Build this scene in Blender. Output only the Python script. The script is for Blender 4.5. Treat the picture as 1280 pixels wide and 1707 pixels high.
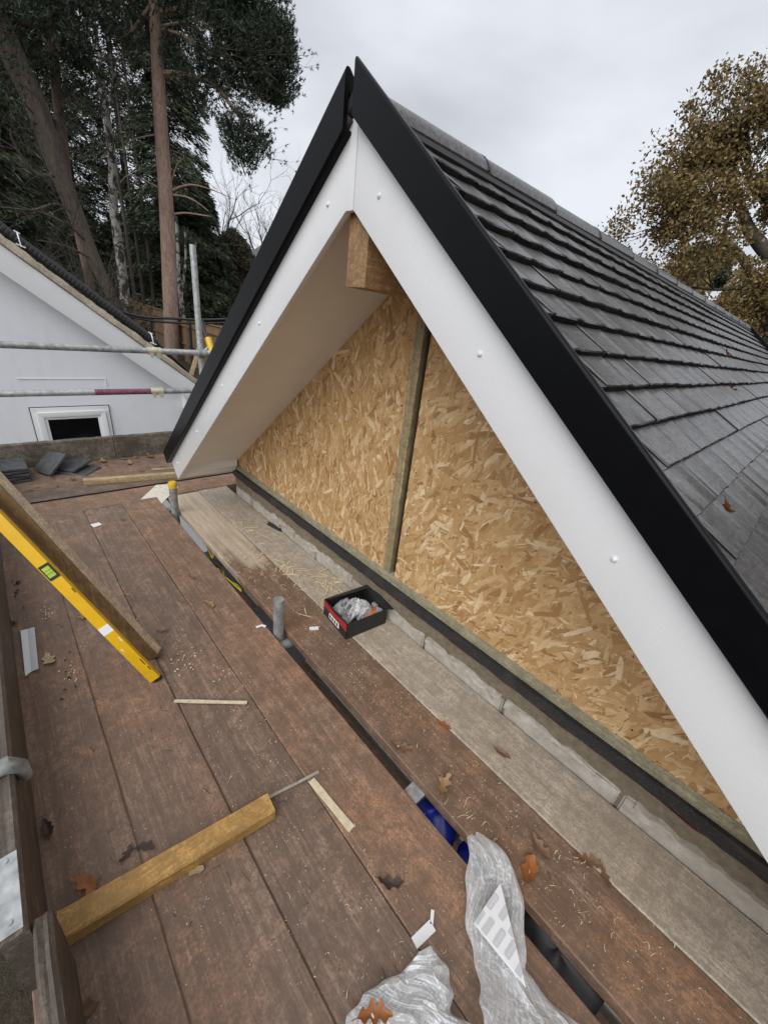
import bpy, bmesh, math, random
import numpy as np
from mathutils import Vector, Matrix, noise as mnoise

# ------------------------------------------------------------------ scene, camera, world, sun
for o in list(bpy.data.objects):
    bpy.data.objects.remove(o)
SC = bpy.context.scene
COL = SC.collection
R = math.radians
CR = [(0.66972178, 0.73380027, 0.11406098), (-0.38815817, 0.21496273, 0.89617200), (0.63309239, -0.64445961, 0.42879579)]
cam = bpy.data.cameras.new("camera")
cam.sensor_fit = 'VERTICAL'; cam.sensor_height = 36.0; cam.lens = 13.91
cam.clip_start = 0.03; cam.clip_end = 2000
co = bpy.data.objects.new("camera", cam); COL.objects.link(co)
m = Matrix(((CR[0][0], CR[1][0], CR[2][0], 0), (CR[0][1], CR[1][1], CR[2][1], 0), (CR[0][2], CR[1][2], CR[2][2], 1.35), (0, 0, 0, 1)))
co.matrix_world = m
SC.camera = co

SUN_EL, SUN_ROT = R(43), R(153)       # behind the camera, above the overcast
W = bpy.data.worlds.new("World"); SC.world = W; W.use_nodes = True
nt = W.node_tree; nt.nodes.clear()
def wn(t, **k):
    n = nt.nodes.new(t)
    for a, b in k.items(): setattr(n, a, b)
    return n
sky = wn('ShaderNodeTexSky', sky_type='NISHITA', sun_disc=False)
sky.sun_elevation = SUN_EL; sky.sun_rotation = SUN_ROT
tc = wn('ShaderNodeTexCoord')
mp = wn('ShaderNodeMapping'); mp.inputs['Scale'].default_value = (1.0, 1.0, 2.6); mp.inputs['Location'].default_value = (0.35, 0.2, 0.1)
nz = wn('ShaderNodeTexNoise'); nz.inputs['Scale'].default_value = 2.1; nz.inputs['Detail'].default_value = 5; nz.inputs['Roughness'].default_value = 0.45
rp = wn('ShaderNodeValToRGB')
rp.color_ramp.elements[0].position = 0.34; rp.color_ramp.elements[0].color = (0.385, 0.393, 0.422, 1)
rp.color_ramp.elements[1].position = 0.62; rp.color_ramp.elements[1].color = (0.56, 0.577, 0.616, 1)
sc_ = wn('ShaderNodeVectorMath', operation='SCALE'); sc_.inputs['Scale'].default_value = 10.0
mx = wn('ShaderNodeMix', data_type='RGBA'); mx.inputs[0].default_value = 0.93
bg = wn('ShaderNodeBackground'); bg.inputs['Strength'].default_value = 0.1
ow = wn('ShaderNodeOutputWorld')
L = nt.links.new
L(tc.outputs['Generated'], mp.inputs['Vector']); L(mp.outputs[0], nz.inputs['Vector']); L(nz.outputs['Fac'], rp.inputs[0])
L(rp.outputs[0], sc_.inputs[0]); L(sky.outputs[0], mx.inputs[6]); L(sc_.outputs[0], mx.inputs[7])
L(mx.outputs[2], bg.inputs['Color']); L(bg.outputs[0], ow.inputs[0])

sun = bpy.data.lights.new("sun", 'SUN'); sun.energy = 1.5; sun.angle = R(60); sun.color = (1.0, 0.98, 0.95)
so = bpy.data.objects.new("sun", sun); COL.objects.link(so)
so.location = (3, -4, 8)
sd = Vector((-math.cos(SUN_EL) * 0.45, math.cos(SUN_EL) * 0.89, -math.sin(SUN_EL)))   # light travels into the gable
so.rotation_euler = sd.to_track_quat('-Z', 'Y').to_euler()

vs = SC.view_settings
vs.view_transform = 'Standard'; vs.look = 'None'; vs.exposure = 0.63; vs.gamma = 1.0; vs.use_curve_mapping = False
SC.cycles.max_bounces = 8; SC.cycles.transparent_max_bounces = 24
SC.cycles.use_denoising = True

# ------------------------------------------------------------------ helpers
def mesh(name, verts, faces, mat=None, parent=None, smooth=False, data=None):
    if data is None:
        data = bpy.data.meshes.new(name)
        data.from_pydata([tuple(v) for v in verts], [], [tuple(f) for f in faces])
        data.update()
        if mat: data.materials.append(mat)
        if smooth: data.polygons.foreach_set('use_smooth', [True] * len(data.polygons))
    o = bpy.data.objects.new(name, data); COL.objects.link(o)
    if parent: o.parent = parent
    return o
def tag(o, label=None, cat=None, group=None, kind=None):
    if label: o['label'] = label
    if cat: o['category'] = cat
    if group: o['group'] = group
    if kind: o['kind'] = kind
    return o
def thing(name, label, cat, loc=(0, 0, 0), group=None):
    o = bpy.data.objects.new(name, None); COL.objects.link(o)
    o.location = loc; o.empty_display_size = 0.1
    return tag(o, label, cat, group)
def place(o, parent):
    """parent without moving: parents are unrotated Empties"""
    o.parent = parent
    o.matrix_parent_inverse = Matrix.Translation(-Vector(parent.location))
    return o
class MB:
    """collects faces, links them as one mesh"""
    def __init__(s): s.v = []; s.f = []
    def add(s, v, f):
        n = len(s.v); s.v += [tuple(p) for p in v]; s.f += [tuple(i + n for i in q) for q in f]; return s
    def box(s, a, b):
        x0, y0, z0 = a; x1, y1, z1 = b
        return s.add([(x0, y0, z0), (x1, y0, z0), (x1, y1, z0), (x0, y1, z0), (x0, y0, z1), (x1, y0, z1), (x1, y1, z1), (x0, y1, z1)],
                     [(3, 2, 1, 0), (4, 5, 6, 7), (0, 1, 5, 4), (1, 2, 6, 5), (2, 3, 7, 6), (3, 0, 4, 7)])
    def prism(s, poly, d):
        """closed polygon extruded by vector d"""
        n = len(poly); d = Vector(d)
        P = [Vector(p) for p in poly]; Q = [p + d for p in P]
        f = [tuple(range(n))[::-1], tuple(range(n, 2 * n))] + [(i, (i + 1) % n, n + (i + 1) % n, n + i) for i in range(n)]
        return s.add(P + Q, f)
    def tube(s, pts, rad, n=8, cap=True):
        pts = [Vector(p) for p in pts]
        if not hasattr(rad, '__len__'): rad = [rad] * len(pts)
        V = []; prev = None
        for i, p in enumerate(pts):
            t = (pts[min(i + 1, len(pts) - 1)] - pts[max(i - 1, 0)]).normalized()
            if prev is None:
                a = t.orthogonal().normalized()
            else:
                a = (prev - t * prev.dot(t)); a = a.normalized() if a.length > 1e-6 else t.orthogonal().normalized()
            prev = a; b = t.cross(a)
            for k in range(n):
                an = 2 * math.pi * k / n
                V.append(p + (a * math.cos(an) + b * math.sin(an)) * rad[i])
        F = []
        for i in range(len(pts) - 1):
            for k in range(n):
                F.append((i * n + k, i * n + (k + 1) % n, (i + 1) * n + (k + 1) % n, (i + 1) * n + k))
        if cap:
            F.append(tuple(range(n))[::-1]); F.append(tuple(range((len(pts) - 1) * n, len(pts) * n)))
        return s.add(V, F)
    def build(s, name, mat, parent=None, smooth=False, bevel=0, seg=2):
        o = mesh(name, s.v, s.f, mat, None, smooth)
        bm = bmesh.new(); bm.from_mesh(o.data)
        bmesh.ops.recalc_face_normals(bm, faces=bm.faces)
        if bevel:
            bmesh.ops.bevel(bm, geom=[e for e in bm.edges if e.calc_face_angle(0) > 0.5], offset=bevel, segments=seg, affect='EDGES', profile=0.6)
        bm.to_mesh(o.data); bm.free()
        if bevel:
            o.data.polygons.foreach_set('use_smooth', [True] * len(o.data.polygons))
            o.data.set_sharp_from_angle(angle=R(35))
        if smooth: o.data.set_sharp_from_angle(angle=R(50))
        if parent: place(o, parent)
        return o
def np_mesh(name, V, F, mat, parent=None, smooth=False):
    """numpy verts (n,3), faces (m,k)"""
    me = bpy.data.meshes.new(name)
    k = F.shape[1]
    me.vertices.add(len(V)); me.vertices.foreach_set('co', V.astype(np.float32).ravel())
    me.loops.add(F.size); me.loops.foreach_set('vertex_index', F.astype(np.int32).ravel())
    me.polygons.add(len(F)); me.polygons.foreach_set('loop_start', np.arange(0, F.size, k, dtype=np.int32))
    me.polygons.foreach_set('loop_total', np.full(len(F), k, dtype=np.int32))
    if smooth: me.polygons.foreach_set('use_smooth', np.ones(len(F), dtype=bool))
    me.update(calc_edges=True); me.materials.append(mat)
    o = bpy.data.objects.new(name, me); COL.objects.link(o)
    if parent: place(o, parent)
    return o

# ------------------------------------------------------------------ materials
class Mat:
    def __init__(s, name):
        s.m = bpy.data.materials.new(name); s.m.use_nodes = True
        s.t = s.m.node_tree; s.b = s.t.nodes['Principled BSDF']; s.out = s.t.nodes['Material Output']
        s.co = None
    def n(s, typ, ins=None, **k):
        nd = s.t.nodes.new(typ)
        for a, b in k.items(): setattr(nd, a, b)
        for a, b in (ins or {}).items():
            if hasattr(b, 'is_output') or isinstance(b, bpy.types.NodeSocket): s.t.links.new(b, nd.inputs[a])
            else: nd.inputs[a].default_value = b
        return nd
    def coord(s, scale=(1, 1, 1), rot=(0, 0, 0), kind='Object'):
        if s.co is None: s.co = s.n('ShaderNodeTexCoord')
        return s.n('ShaderNodeMapping', {'Vector': s.co.outputs[kind], 'Scale': scale, 'Rotation': rot}).outputs[0]
    def noise(s, scale=5, detail=4, rough=0.55, vec=None, dist=0):
        return s.n('ShaderNodeTexNoise', {'Vector': vec if vec is not None else s.coord(), 'Scale': scale, 'Detail': detail, 'Roughness': rough, 'Distortion': dist}).outputs['Fac']
    def ramp(s, fac, stops):
        r = s.n('ShaderNodeValToRGB', {'Fac': fac}); e = r.color_ramp.elements
        while len(e) < len(stops): e.new(0.5)
        for el, (p, c) in zip(e, stops):
            el.position = p; el.color = (c, c, c, 1) if not hasattr(c, '__len__') else (*c, 1)
        return r.outputs[0]
    def mix(s, fac, a, b, mode='MIX'):
        nd = s.n('ShaderNodeMix', data_type='RGBA', blend_type=mode)
        for i, v in ((0, fac), (6, a), (7, b)):
            if isinstance(v, bpy.types.NodeSocket): s.t.links.new(v, nd.inputs[i])
            elif i == 0: nd.inputs[0].default_value = v
            else: nd.inputs[i].default_value = (*v, 1)
        return nd.outputs[2]
    def math(s, op, a, b=0.0):
        return s.n('ShaderNodeMath', {0: a, 1: b}, operation=op).outputs[0]
    def rand(s): return s.n('ShaderNodeObjectInfo').outputs['Random']
    def island(s): return s.n('ShaderNodeNewGeometry').outputs['Random Per Island']
    def set(s, color=None, rough=None, bump=None, bs=0.3, bd=0.01, metal=None, spec=None, alpha=None, trans=None):
        for key, v in (('Base Color', color), ('Roughness', rough), ('Metallic', metal), ('Specular IOR Level', spec), ('Alpha', alpha), ('Transmission Weight', trans)):
            if v is None: continue
            if isinstance(v, bpy.types.NodeSocket): s.t.links.new(v, s.b.inputs[key])
            else: s.b.inputs[key].default_value = (*v, 1) if hasattr(v, '__len__') else v
        if bump is not None:
            bn = s.n('ShaderNodeBump', {'Height': bump, 'Strength': bs, 'Distance': bd})
            s.t.links.new(bn.outputs[0], s.b.inputs['Normal'])
        return s.m

def plain(name, col, rough=0.5, metal=0.0, spec=0.5, var=0.12, scale=30, bs=0.15):
    M = Mat(name); n = M.noise(scale, 5); lo = tuple(c * (1 - var) for c in col); hi = tuple(min(1, c * (1 + var)) for c in col)
    return M.set(M.ramp(n, [(0.3, lo), (0.7, hi)]), rough, n, bs, 0.003, metal, spec)

def wood(name, dark, light, axis, gscale=1.0, rough=0.75, red=None, dirt=0.5, grain=0.35, speck=None, rvar=0.5, bs=0.35):
    """weathered timber, grain along an axis (0 x, 1 y, 2 z)"""
    M = Mat(name)
    s = [9.0, 9.0, 9.0]; s[axis] = 0.55
    off = M.n('ShaderNodeVectorMath', {0: M.coord(), 1: M.n('ShaderNodeCombineXYZ', {0: M.math('MULTIPLY', M.rand(), 37.0), 1: M.math('MULTIPLY', M.rand(), 17.0)}).outputs[0]}, operation='ADD').outputs[0]
    gv = M.n('ShaderNodeMapping', {'Vector': off, 'Scale': tuple(v * gscale for v in s)}).outputs[0]
    g1 = M.noise(5.5, 6, 0.65, gv, 0.6)
    big = M.noise(2.3, 5, 0.6, off, 0.3)
    med = M.noise(11, 5, 0.65, off)
    fine = M.noise(140, 3, 0.7, off)
    fs = [150.0, 150.0, 150.0]; fs[axis] = 5.0
    fib = M.noise(1.0, 3, 0.7, M.n('ShaderNodeMapping', {'Vector': off, 'Scale': tuple(fs)}).outputs[0], 0.3)
    mot = M.noise(34, 5, 0.7, off)
    c = M.ramp(g1, [(0.28, tuple(v * (1 - grain) for v in dark)), (0.5, dark), (0.75, light)])
    blot = M.noise(4.3, 6, 0.72, off, 0.8)
    c = M.mix(M.math('MULTIPLY', M.ramp(blot, [(0.36, 1.0), (0.50, 0.0)]), min(1, dirt)), c, tuple(v * 0.5 for v in dark))
    if red is not None:
        c = M.mix(M.ramp(big, [(0.44, 0.0), (0.62, 0.9)]), c, red)
    c = M.mix(M.math('MULTIPLY', M.ramp(med, [(0.42, 1.0), (0.62, 0.0)]), dirt), c, tuple(v * 0.42 for v in dark))
    c = M.mix(M.ramp(fine, [(0.38, 0.55), (0.56, 0.0)]), c, tuple(v * 0.35 for v in dark))
    c = M.mix(M.ramp(fib, [(0.34, 0.30), (0.50, 0.0)]), c, tuple(v * 0.4 for v in dark))
    c = M.mix(M.ramp(fib, [(0.55, 0.0), (0.75, 0.20)]), c, tuple(min(.9, v * 1.55) for v in light))
    c = M.mix(M.ramp(mot, [(0.40, 0.70), (0.54, 0.0)]), c, tuple(v * 0.5 for v in dark))
    if speck is not None:
        vo = M.n('ShaderNodeTexVoronoi', {'Vector': off, 'Scale': 70.0, 'Randomness': 1.0}); 
        sp = M.math('MULTIPLY', M.ramp(vo.outputs['Distance'], [(0.10, 1.0), (0.16, 0.0)]), M.ramp(M.noise(6, 3, 0.6, off), [(0.52, 0.0), (0.62, 0.8)]))
        c = M.mix(sp, c, speck)
    rv = M.math('ADD', 1 - rvar / 2, M.math('MULTIPLY', M.rand(), rvar))
    h = M.n('ShaderNodeHueSaturation', {'Color': c, 'Value': rv, 'Saturation': M.math('ADD', 0.85, M.math('MULTIPLY', M.rand(), 0.25))}).outputs[0]
    kn = M.n('ShaderNodeTexVoronoi', {'Vector': M.n('ShaderNodeMapping', {'Vector': off, 'Scale': tuple(2.2 if i == axis else 6.5 for i in range(3))}).outputs[0], 'Scale': 1.0}).outputs['Distance']
    c = M.mix(M.ramp(kn, [(0.05, 0.75), (0.13, 0.0)]), c, tuple(v * 0.3 for v in dark))
    rg = M.math('ADD', M.ramp(med, [(0.35, rough - 0.30), (0.62, rough)]), M.ramp(blot, [(0.38, -0.0), (0.5, 0.04)]))
    hb = M.math('ADD', M.math('MULTIPLY', g1, 0.8), M.math('ADD', M.math('MULTIPLY', fib, 0.4), M.math('MULTIPLY', med, 0.5)))
    return M.set(h, rg, hb, bs, 0.006)

M_BOARD = wood('wet_brown_board', (0.29, 0.192, 0.136), (0.46, 0.325, 0.238), 0, red=(0.38, 0.215, 0.135), dirt=0.6, grain=0.5, rvar=0.42, speck=(0.45, 0.38, 0.30))
M_BOARDY = wood('wet_brown_board_cross', (0.28, 0.185, 0.13), (0.42, 0.29, 0.205), 1, red=(0.35, 0.20, 0.12), dirt=0.6, grain=0.45)
M_GREYBOARD = wood('pale_grey_board', (0.60, 0.495, 0.38), (0.78, 0.66, 0.52), 0, dirt=0.36, rough=0.8, rvar=0.06, red=(0.56, 0.44, 0.31))
M_TOE = wood('old_toe_board', (0.13, 0.105, 0.085), (0.23, 0.19, 0.15), 0, dirt=0.6)
M_TOEY = wood('old_toe_board_cross', (0.11, 0.088, 0.07), (0.22, 0.185, 0.15), 1, dirt=0.6, red=(0.25, 0.22, 0.18))
M_YBEAM = wood('yellow_sawn_timber', (0.66, 0.36, 0.085), (0.85, 0.53, 0.17), 1, dirt=0.7, rough=0.7, rvar=0.05, gscale=1.4)
M_TIMBER = wood('treated_brown_timber', (0.24, 0.145, 0.06), (0.40, 0.26, 0.12), 2, dirt=0.5, rough=0.6, rvar=0.05)
M_PALEWOOD = wood('fresh_pale_wood', (0.55, 0.40, 0.21), (0.68, 0.53, 0.32), 1, dirt=0.15, rvar=0.15, bs=0.15)
M_RECESS = wood('shaded_stud_wood', (0.10, 0.062, 0.036), (0.15, 0.095, 0.058), 2, dirt=0.4, rvar=0.05)  # shade on the stud side is painted into this wood colour
M_BEAMWOOD = wood('ridge_beam_wood', (0.42, 0.25, 0.115), (0.58, 0.38, 0.20), 1, dirt=0.2, rvar=0.05, bs=0.15)
M_STUD = wood('green_treated_wood', (0.47, 0.385, 0.22), (0.60, 0.51, 0.31), 2, dirt=0.2, rvar=0.05, bs=0.2)
M_SOLE = wood('green_treated_plate', (0.45, 0.40, 0.24), (0.57, 0.52, 0.33), 0, dirt=0.25, rvar=0.05, bs=0.2)
def m_pvc():
    M = Mat('white_barge_pvc'); n = M.noise(2.6, 6, 0.75, M.coord((1, 1, 1)), .5); sp = M.noise(75, 3, .6)
    c = M.mix(M.ramp(n, [(0.45, 0.0), (0.72, 0.28)]), (0.81, 0.82, 0.83), (0.68, 0.67, 0.65)); c = M.mix(M.ramp(sp, [(0.23, 0.35), (0.29, 0.0)]), c, (0.45, 0.43, 0.40))
    return M.set(c, M.ramp(n, [(.4, .24), (.7, .42)]), n, 0.04, 0.004)
M_BARGE = m_pvc()
M_PVC = plain('white_pvc', (0.80, 0.81, 0.82), 0.28, var=0.02, scale=8, bs=0.03)
M_SOFFIT = plain('white_soffit', (0.82, 0.79, 0.745), 0.45, var=0.03, scale=6, bs=0.03)
M_BLACK = plain('black_verge_plastic', (0.0035, 0.0038, 0.0048), 0.32, var=0.15, scale=25, bs=0.04, spec=0.14)
M_GALV = plain('galvanised_steel', (0.46, 0.475, 0.475), 0.5, 0.45, var=0.3, scale=35, bs=0.25)
M_GALVDARK = plain('weathered_steel', (0.33, 0.345, 0.34), 0.6, 0.35, var=0.4, scale=28, bs=0.3)
M_ZINC = plain('yellow_zinc', (0.60, 0.57, 0.43), 0.42, 0.4, var=0.2)
M_PURPLE = plain('purple_painted_steel', (0.22, 0.075, 0.115), 0.55, 0.2, var=0.45, scale=60)
M_YCAP = plain('yellow_plastic', (0.72, 0.46, 0.03), 0.4, var=0.05)
M_LEVEL = plain('yellow_level_paint', (0.80, 0.47, 0.012), 0.38, var=0.06, scale=18, bs=0.04)
M_VIAL = plain('green_vial', (0.45, 0.62, 0.06), 0.2, var=0.1)
M_DARKP = plain('dark_plastic', (0.02, 0.02, 0.021), 0.5)
M_CARDB = plain('black_card', (0.022, 0.021, 0.022), 0.6, var=0.3, scale=40)
M_REDDPC = plain('dull_red_membrane', (0.15, 0.022, 0.018), 0.7, var=0.4, scale=50)
M_RED = plain('red_card', (0.42, 0.025, 0.025), 0.55, var=0.15)
def m_render():
    M = Mat('white_render'); n = M.noise(3.5, 6, 0.7); st = M.noise(2.2, 5, 0.7, M.coord((3, 3, .35))); f = M.noise(120, 3, .7)
    c = M.mix(M.ramp(n, [(0.4, 0.0), (0.7, 0.5)]), (0.78, 0.80, 0.835), (0.70, 0.72, 0.75)); c = M.mix(M.ramp(st, [(0.52, 0.0), (0.75, 0.30)]), c, (0.60, 0.61, 0.60))
    return M.set(c, 0.85, M.math('ADD', n, M.math('MULTIPLY', f, .3)), 0.2, 0.004)
M_WHITE = m_render()
M_GLASSDARK = plain('dark_window_glass', (0.004, 0.004, 0.005), 0.08, var=0.0, bs=0.0, spec=0.35)
M_BLUE = plain('blue_tarp', (0.012, 0.03, 0.34), 0.4, var=0.35, scale=18, bs=0.6)
M_YCABLE = plain('yellow_cable', (0.72, 0.60, 0.02), 0.45)
M_GREYP = plain('grey_sheet', (0.34, 0.36, 0.38), 0.5, var=0.08)
M_CABLE = plain('black_cable', (0.015, 0.014, 0.014), 0.5)
M_CREAM = plain('cream_wood_chip', (0.66, 0.57, 0.40), 0.7, var=0.15, scale=60)
M_TWIG = plain('dark_twig', (0.035, 0.025, 0.02), 0.8, var=0.3)
M_PRINT = plain('grey_print', (0.56, 0.57, 0.59), 0.6, var=0.05)
M_INK = plain('pale_print', (0.80, 0.81, 0.82), 0.6, var=0.03)

def m_mixboard():
    """brown board whose far end is worn pale"""
    m0 = wood('brown_board_with_pale_end', (0.285, 0.19, 0.135), (0.44, 0.315, 0.23), 0, red=(0.38, 0.21, 0.125), dirt=0.65, grain=0.5, rvar=0.1)
    M = Mat.__new__(Mat); M.m = m0; M.t = m0.node_tree; M.b = M.t.nodes['Principled BSDF']; M.co = None
    src = M.b.inputs['Base Color'].links[0].from_socket
    x = M.n('ShaderNodeSeparateXYZ', {0: M.coord()}).outputs[0]
    e = M.math('ADD', x, M.math('MULTIPLY', M.math('SUBTRACT', M.noise(3.2, 5, 0.65, M.coord((.6, 2, 1))), .5), 2.4))
    fac = M.n('ShaderNodeMapRange', {'Value': e, 'From Min': -1.75, 'From Max': -2.15}).outputs[0]
    pale = M.ramp(M.noise(5, 6, .7, M.coord((.6, 9, 9))), [(.3, (0.34, 0.27, 0.20)), (.7, (0.60, 0.505, 0.385))])
    M.t.links.new(M.mix(fac, src, pale), M.b.inputs['Base Color'])
    return m0
M_MIXBOARD = m_mixboard()
def m_bitumen():
    M = Mat('bitumen_dpc'); n = M.noise(160, 4, 0.7); b = M.noise(14, 4)
    c = M.ramp(n, [(0.4, (0.016, 0.0155, 0.016)), (0.6, (0.035, 0.034, 0.034)), (0.75, (0.13, 0.125, 0.115))])
    return M.set(M.mix(M.ramp(b, [(0.5, 0.0), (0.75, 0.35)]), c, (0.10, 0.09, 0.075)), 0.75, n, 0.6, 0.004)
M_DPC = m_bitumen()
def m_block():
    M = Mat('concrete_block'); n = M.noise(24, 6, 0.7); b = M.noise(5, 4); f = M.noise(190, 3, 0.7)
    c = M.ramp(n, [(0.3, (0.33, 0.295, 0.25)), (0.5, (0.48, 0.445, 0.39)), (0.72, (0.61, 0.58, 0.53))])
    c = M.mix(M.ramp(b, [(0.4, 0.55), (0.6, 0.0)]), c, (0.38, 0.325, 0.26))
    return M.set(c, 0.9, M.math('ADD', n, M.math('MULTIPLY', f, 0.4)), 0.7, 0.008)
M_BLOCK = m_block()
def m_mortar(name, a, b_):
    M = Mat(name); n = M.noise(38, 6, 0.75); f = M.noise(220, 3, 0.7)
    return M.set(M.ramp(n, [(0.3, a), (0.7, b_)]), 0.95, M.math('ADD', n, M.math('MULTIPLY', f, 0.5)), 0.9, 0.006)
M_MORTAR = m_mortar('brown_mortar', (0.14, 0.115, 0.08), (0.27, 0.225, 0.155))
M_VERGE = m_mortar('lichen_verge_mortar', (0.27, 0.225, 0.16), (0.58, 0.51, 0.41))

def m_tile():
    M = Mat('grey_roof_tile'); n = M.noise(85, 5, 0.8); b = M.noise(9, 5, 0.65); st = M.noise(14, 5, 0.6, M.coord((0.6, 5, 1))); fs = M.noise(260, 2, 0.8)
    c = M.ramp(n, [(0.34, (0.032, 0.0295, 0.0275)), (0.52, (0.073, 0.068, 0.063)), (0.70, (0.15, 0.14, 0.132))])
    c = M.mix(M.ramp(b, [(0.45, 0.0), (0.7, 0.6)]), c, (0.062, 0.056, 0.051))
    c = M.mix(M.ramp(st, [(0.55, 0.0), (0.75, 0.5)]), c, (0.10, 0.097, 0.096))
    c = M.mix(M.ramp(fs, [(0.33, 0.6), (0.42, 0.0)]), c, (0.02, 0.02, 0.02))
    v = M.math('ADD', 0.8, M.math('MULTIPLY', M.rand(), 0.4))
    c = M.n('ShaderNodeHueSaturation', {'Color': c, 'Value': v}).outputs[0]
    rg = M.math('ADD', M.ramp(b, [(0.35, 0.34), (0.65, 0.5)]), M.ramp(n, [(0.4, 0.14), (0.6, 0.0)]))
    M.b.inputs['Coat Weight'].default_value = 0.45; M.b.inputs['Coat Roughness'].default_value = 0.2; M.b.inputs['Coat IOR'].default_value = 1.4
    return M.set(c, rg, M.math('ADD', n, M.math('MULTIPLY', b, 1.5)), 0.3, 0.003, spec=0.32)
M_TILE = m_tile()
M_TILEEDGE = plain('shaded_tile_edge', (0.014, 0.0135, 0.0135), 0.8, var=.4, scale=60, bs=.5, spec=.2)  # riser shade painted into the front edge colour

def m_osb():
    M = Mat('osb_strand')
    r = M.island()
    c = M.ramp(r, [(0.0, (0.33, 0.175, 0.066)), (0.13, (0.48, 0.285, 0.115)), (0.55, (0.61, 0.39, 0.178)), (0.84, (0.72, 0.50, 0.265)), (1.0, (0.87, 0.69, 0.44))])
    g = M.noise(60, 4, 0.7, M.coord((1, 1, 0.35)))
    c = M.mix(M.ramp(g, [(0.36, 0.28), (0.58, 0.0)]), c, (0.40, 0.23, 0.095))
    k = M.noise(85, 2, 0.5)
    c = M.mix(M.ramp(k, [(0.24, 0.85), (0.30, 0.0)]), c, (0.06, 0.025, 0.01))
    return M.set(c, 0.62, g, 0.35, 0.003)
M_OSB = m_osb()

def m_leafmat(name, stops, rough=0.6, trans=0.25):
    M = Mat(name); c = M.ramp(M.island(), stops)
    M.set(c, rough)
    tr = M.n('ShaderNodeBsdfTranslucent', {'Color': c}); mxs = M.n('ShaderNodeMixShader', {0: trans})
    M.t.links.new(M.b.outputs[0], mxs.inputs[1]); M.t.links.new(tr.outputs[0], mxs.inputs[2]); M.t.links.new(mxs.outputs[0], M.out.inputs[0])
    return M.m
M_OAKLEAF = m_leafmat('autumn_oak_foliage', [(0, (0.10, 0.08, 0.03)), (0.35, (0.19, 0.125, 0.045)), (0.65, (0.26, 0.165, 0.062)), (1, (0.21, 0.19, 0.065))], trans=0.2)
M_PINE = m_leafmat('pine_needles', [(0, (0.018, 0.03, 0.018)), (0.5, (0.034, 0.052, 0.028)), (1, (0.06, 0.08, 0.042))], trans=0.1)
M_CONIFER = m_leafmat('dark_conifer_foliage', [(0, (0.02, 0.03, 0.016)), (0.6, (0.042, 0.058, 0.029)), (1, (0.078, 0.098, 0.048))], trans=0.08)
M_SHRUB = m_leafmat('olive_shrub_foliage', [(0, (0.035, 0.034, 0.018)), (0.6, (0.07, 0.064, 0.033)), (1, (0.115, 0.098, 0.05))], trans=0.1)
M_DRYLEAF = None
def bark(name, a, b_, sc=6, patch=None):
    M = Mat(name); v = M.coord((1, 1, 0.22)); n = M.noise(sc, 6, 0.7, v, 0.4); f = M.noise(sc * 5, 4, 0.7, v)
    c = M.ramp(n, [(0.32, a), (0.66, b_)])
    c = M.mix(M.ramp(f, [(0.38, 0.6), (0.55, 0.0)]), c, tuple(x * 0.45 for x in a))
    if patch:
        p = M.noise(3.2, 5, 0.7, M.coord((1, 1, 0.8)), 0.8); c = M.mix(M.ramp(p, [(0.47, 0.0), (0.53, 1.0)]), c, patch)
    return M.set(c, 0.9, M.math('ADD', n, f), 0.8, 0.03)
M_BARKRED = bark('red_pine_bark', (0.29, 0.195, 0.15), (0.46, 0.325, 0.26))
M_BARKBROWN = bark('brown_pine_bark', (0.085, 0.064, 0.05), (0.155, 0.12, 0.096))
M_BARKDARK = bark('dark_bark', (0.05, 0.04, 0.032), (0.10, 0.082, 0.066))
M_BARKGREY = bark('grey_oak_bark', (0.05, 0.043, 0.035), (0.105, 0.092, 0.075))
M_BIRCH = bark('birch_bark', (0.33, 0.31, 0.28), (0.46, 0.44, 0.41), 8, (0.035, 0.03, 0.026))
M_TWIGGREY = plain('grey_bare_twigs', (0.095, 0.08, 0.07), 0.9, var=0.3, scale=3)
M_FENCE = wood('fence_panel_wood', (0.32, 0.205, 0.11), (0.46, 0.32, 0.185), 2, dirt=0.35, gscale=0.6, rvar=0.35)
M_FENCEGREY = wood('grey_fence_wood', (0.12, 0.10, 0.08), (0.19, 0.165, 0.14), 2, dirt=0.4, gscale=0.6, rvar=0.35)
def m_ground():
    M = Mat('leaf_litter_ground'); n = M.noise(3.0, 6, 0.75); f = M.noise(24, 5, 0.75); b = M.noise(0.16, 3)
    c = M.ramp(f, [(0.3, (0.022, 0.015, 0.010)), (0.55, (0.06, 0.042, 0.028)), (0.75, (0.12, 0.075, 0.042))])
    c = M.mix(M.ramp(n, [(0.45, 0.0), (0.6, 0.7)]), c, (0.05, 0.045, 0.025))
    gr = M.mix(f, (0.05, 0.065, 0.025), (0.10, 0.12, 0.045))
    sx = M.n('ShaderNodeSeparateXYZ', {0: M.coord()}).outputs[0]
    far = M.n('ShaderNodeMapRange', {'Value': sx, 'From Min': -24.0, 'From Max': -30.0}).outputs[0]
    c = M.mix(M.math('MULTIPLY', far, M.ramp(b, [(0.35, 0.4), (0.5, 1.0)])), c, gr)
    return M.set(c, 0.95, M.math('ADD', n, f), 0.8, 0.05)
M_GROUND = m_ground()
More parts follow.
